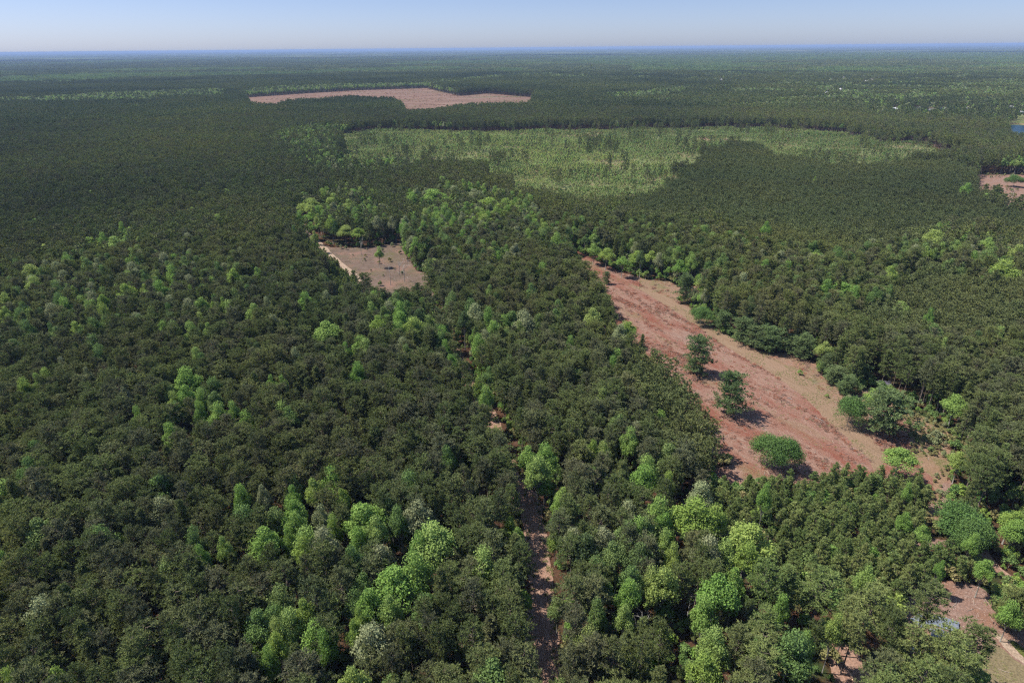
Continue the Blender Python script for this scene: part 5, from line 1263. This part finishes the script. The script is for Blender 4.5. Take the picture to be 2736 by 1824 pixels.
HS = [('hA1', 16, 9, 'roof_w', "long white far house with pale roof, the brightest of the row behind the trunks"),
      ('hA2', 10, 8, 'roof_w', "small bright white house right of middle in the far row"),
      ('hA3', 12, 8, 'roof', "white house with grey roof in the middle of the far row"),
      ('hA4', 12, 7, 'roof_w', "white house at the left end of the far row"),
      ('hA5', 12, 8, 'roof_w', "white house near the right edge above the pond"),
      ('hA6', 13, 8, 'roof_w', "pale-roofed house behind the yards near the right edge"),
      ('hA7', 10, 7, 'roof', "low grey-roofed house between the two bright white ones"),
      ('hA8', 14, 8, 'roof', "grey-roofed house to the right of the small bright white house"),
      ('hB1', 20, 10, 'roof_w', "farthest white building with a long pale roof beyond the row"),
      ('hB2', 12, 9, 'roof_w', "white house alone among trees left of the far yards"),
      ('hB3', 10, 8, 'roof_w', "small pale house just above the lone white house"),
      ('hB4', 12, 9, 'roof_w', "tiny white house at the left of the farthest yards"),
      ('hB5', 26, 12, 'roof_w', "long pale shed in the middle of the farthest yards"),
      ('hB6', 28, 12, 'roof', "long grey shed at the back of the farthest yards"),
      ('hB7', 18, 10, 'roof_w', "white building at the right of the farthest yards"),
      ('hC', 40, 14, 'roof_w', "very long low pale building on the far open strip")]
for i, (k, L_, W_, rm, lb) in enumerate(HS):
    x, y = PTS[k]
    house("house", x, y, L_, W_, 3.2 if k[1] == 'A' else 4.5, -math.atan2(x, y) * .6 + .25 * ((i % 3) - 1), M[rm], lb)

# the small shed by the field: corrugated lean-to roof on a boarded box
x, y = PTS['shed']
sh = link("shed", None, loc=(x, y, 0)); sh.rotation_euler = (0, 0, -.15); tag(sh, "small grey-roofed shed at the right edge of the scrub strip by the field", "shed")
q = Geo()
q.box((0, 1.5, 1.2), (4.0, .08, 2.4)); q.box((-2.0, 0, 1.05), (.08, 2.9, 2.1)); q.box((2.0, 0, 1.05), (.08, 2.9, 2.1)); q.box((0, .6, .06), (3.9, 1.8, .1))
link("wall", q.mesh("wall", [M['wood']]), sh)
q = Geo()
for k in range(14):
    x0 = -2.3 + k * .33
    V = np.array([[x0, -1.9, 2.15], [x0 + .33, -1.9, 2.15], [x0 + .33, 1.9, 2.95], [x0, 1.9, 2.95], [x0, -1.9, 2.2], [x0 + .33, -1.9, 2.2], [x0 + .33, 1.9, 3.0], [x0, 1.9, 3.0], [x0 + .165, -1.9, 2.29], [x0 + .165, 1.9, 3.09]], float)
    q.add(V, [(0, 2, 1), (0, 3, 2), (4, 8, 9), (4, 9, 7), (8, 5, 6), (8, 6, 9), (0, 1, 5), (0, 5, 8), (0, 8, 4), (2, 3, 7), (2, 7, 9), (2, 9, 6)])
link("roof", q.mesh("roof", [M['shed_roof']]), sh)
for px in (-2.1, 2.1):
    q = Geo(); q.tube([(px, -1.7, 0), (px, -1.7, 2.2)], [.09, .08], 6); link("post", q.mesh("post", [M['white']]), sh)
q = Geo(); q.tube([(-2.5, -2.3, 0), (-2.15, -1.75, 2.2)], [.07, .06], 5); link("brace", q.mesh("brace", [M['white']]), sh)

# water towers on the horizon
def water_tower(x, y, label, h=38.):
    d_ = math.hypot(x, y)
    if d_ > 13500: x, y = x * 13500 / d_, y * 13500 / d_
    e = link("water_tower", None, loc=(x, y, 0)); tag(e, label, "water tower")
    zs = np.linspace(-1, 1, 9); r = np.sqrt(np.clip(1 - zs ** 2, 0.01, 1))
    q = Geo(); q.tube([(0, 0, h + z_ * 6.0) for z_ in zs], 9.0 * r, 16); link("tank", q.mesh("tank", [M['white']]), e)
    q = Geo(); q.tube([(0, 0, 0), (0, 0, 4), (0, 0, h - 8), (0, 0, h - 4)], [4.5, 2.0, 1.6, 3.5], 12); link("stem", q.mesh("stem", [M['white']]), e)


tw = ["white water tower on the horizon near the left edge", "white water tower on the horizon a fifth of the way in from the left", "white water tower on the horizon above the far logged area",
      "white water tower on the horizon right of centre, lowest and nearest", "white water tower on the horizon just right of centre, highest and farthest", "white water tower on the horizon, left of the close pair",
      "white water tower on the horizon, right of the close pair", "white water tower on the horizon towards the right edge"]
for (x, y), lb in zip(TOWERS, tw): water_tower(x, y, lb)

# pale quarry floor far off at the left edge
sheet("quarry_floor", [(-4700, 5750), (-3900, 6150), (-3550, 6700), (-3700, 7050), (-4600, 6900), (-5600, 6700), (-5600, 6000)], M['sand'], 0.6, 60, 150, "pale quarry floor far off at the left edge")

# crumpled blue-grey sheeting under the pines
M['tarp'] = plain("faded blue grey sheeting", (0.07, 0.085, 0.11), (0.20, 0.215, 0.25), 1.2, 0.5)
def tarp(x, y, L_, W_, rz, label, seed):
    n = 16; xs_ = np.linspace(-.5, .5, n); X, Y = np.meshgrid(xs_ * L_, xs_ * W_)
    Zt = .12 + .9 * vnoise(X + 9, Y + 4, 1.3, seed) * vnoise(X, Y, 3, seed + 1) + .3 * vnoise(X, Y, .6, seed + 2)
    X = X + .5 * vnoise(X, Y, 1.5, seed + 3); Y = Y + .5 * vnoise(X, Y, 1.5, seed + 4)
    V = np.concatenate([np.stack([X.ravel(), Y.ravel(), Zt.ravel()], -1), np.stack([X.ravel(), Y.ravel(), Zt.ravel() - .05], -1)])
    i_ = (np.arange(n - 1)[:, None] * n + np.arange(n - 1)[None]).ravel(); N = n * n
    T = np.concatenate([np.stack([i_, i_ + 1, i_ + n], -1), np.stack([i_ + 1, i_ + n + 1, i_ + n], -1)])
    T = np.concatenate([T, T[:, ::-1] + N])
    q = Geo().add(V, T); o = link("tarpaulin", q.mesh("tarpaulin", [M['tarp']]), loc=(x, y, 0)); o.rotation_euler = (0, 0, rz)
    tag(o, label, "tarpaulin")


tarp(*PTS['tarp1'], 3.5, 2.6, .3, "crumpled blue-grey sheeting under the pines at lower right, left piece", 21)
tarp(*PTS['tarp2'], 6.5, 3.2, -.5, "crumpled blue-grey sheeting at the edge of the lower right clearing, largest piece", 31)
tarp(*PTS['tarp3'], 4.0, 2.2, -.3, "crumpled blue-grey sheeting in front of the largest piece", 41)

x, y = PTS['bucket']
e = link("bucket", None, loc=(x, y, 0.02)); tag(e, "white bucket on the bare ground at the right edge by the sandy lane", "bucket")
q = Geo(); q.tube([(0, 0, 0), (0, 0, .02), (0, 0, .45)], [.18, .19, .24], 14, cap=False); q.tube([(0, 0, .03), (0, 0, .04)], [.185, .185], 14); link("body", q.mesh("body", [M['white']]), e)
q = Geo(); q.tube([(0, 0, .42), (0, 0, .46)], [.26, .26], 14, cap=False); link("rim", q.mesh("rim", [M['white']]), e)
q = Geo(); q.tube([(-.25, 0, .42), (-.2, .18, .5), (0, .27, .52), (.2, .18, .5), (.25, 0, .42)], [.012] * 5, 4); link("handle", q.mesh("handle", [M['roof']]), e)
x, y = PTS['whitebox']
e = link("drum", None, loc=(x, y, 0)); tag(e, "small white drum on the ground among the large pines at lower right", "drum")
q = Geo(); q.tube([(0, 0, 0), (0, 0, .3), (0, 0, .32), (0, 0, .6), (0, 0, .62), (0, 0, .9)], [.29, .29, .31, .31, .29, .29], 14); link("body", q.mesh("body", [M['white']]), e)
q = Geo(); q.tube([(0, 0, .905), (0, 0, .93)], [.30, .30], 14); link("lid", q.mesh("lid", [M['roof_w']]), e)
x, y = PTS['pole']
q = Geo(); q.tube([(-1.1, 0, .08), (-.3, .15, .1), (.4, .15, .1), (1.1, -.1, .07)], [.06, .07, .06, .05], 6)
tag(link("fallen_branch", q.mesh("fallen_branch", [M['stick']]), loc=(x, y, 0.04)), "pale curved branch lying on the green verge at the right edge", "branch")
x, y = PTS['log']
e = link("pine_log", None, loc=(x, y, 0)); e.rotation_euler = (0, 0, 1.5); tag(e, "freshly cut orange-tan pine log at the bottom edge by the bare patch", "log")
q = Geo(); q.tube([(-2.6, 0, .28), (0, .05, .27), (2.6, 0, .25)], [.28, .26, .23], 10, cap=False); M['cut'] = plain("fresh orange wood", (0.50, 0.29, 0.17), (0.64, 0.42, 0.27), 1.5)
link("bark", q.mesh("bark", [M['cut']]), e)
for sx_ in (-2.6, 2.6):
    q = Geo(); q.tube([(sx_, 0, .28 if sx_ < 0 else .25), (sx_ + .02 * np.sign(sx_), 0, .28 if sx_ < 0 else .25)], [.279 if sx_ < 0 else .229] * 2, 10); link("cut_end", q.mesh("cut_end", [M['stick']]), e)
# single pale logs lying in the field
for k, (x, y, rz, L_) in enumerate([(108.7, 188.5, -.9, 3.2), (84, 196, -1.0, 2.6), (80, 222, .5, 2.8), (104, 203, -.8, 2.2)]):
    q = Geo(); q.tube([(-L_ / 2, 0, .1), (0, .06, .11), (L_ / 2, 0, .09)], [.08, .09, .06], 6)
    o = link("stripped_log", q.mesh("stripped_log", [M['dead']]), loc=(x, y, .04)); o.rotation_euler = (0, 0, rz)
    tag(o, ["pale stripped log beside the lower end of the mown path", "pale stripped log between the nearer lone pine and the spreading oak", "short pale log right of the nearer lone pine", "small pale log in the middle of the red field"][k], "log")


# ------------------------------------------------------------ the air
mt, nt, out = new_mat("haze air")
pv = nd(nt, "ShaderNodeVolumePrincipled")
pv.inputs["Color"].default_value = (0.35, 0.475, 0.73, 1)
pv.inputs["Density"].default_value = 5.6e-5
pv.inputs["Anisotropy"].default_value = 0.0
nt.links.new(pv.outputs[0], out.inputs["Volume"])
q = Geo(); q.box((0, 24000, (126 - 1) / 2), (99000, 52000, 127)); me = q.mesh("haze", [mt])
hz = link("haze", me); tag(hz, "thin blue haze of the open air", kind="stuff")
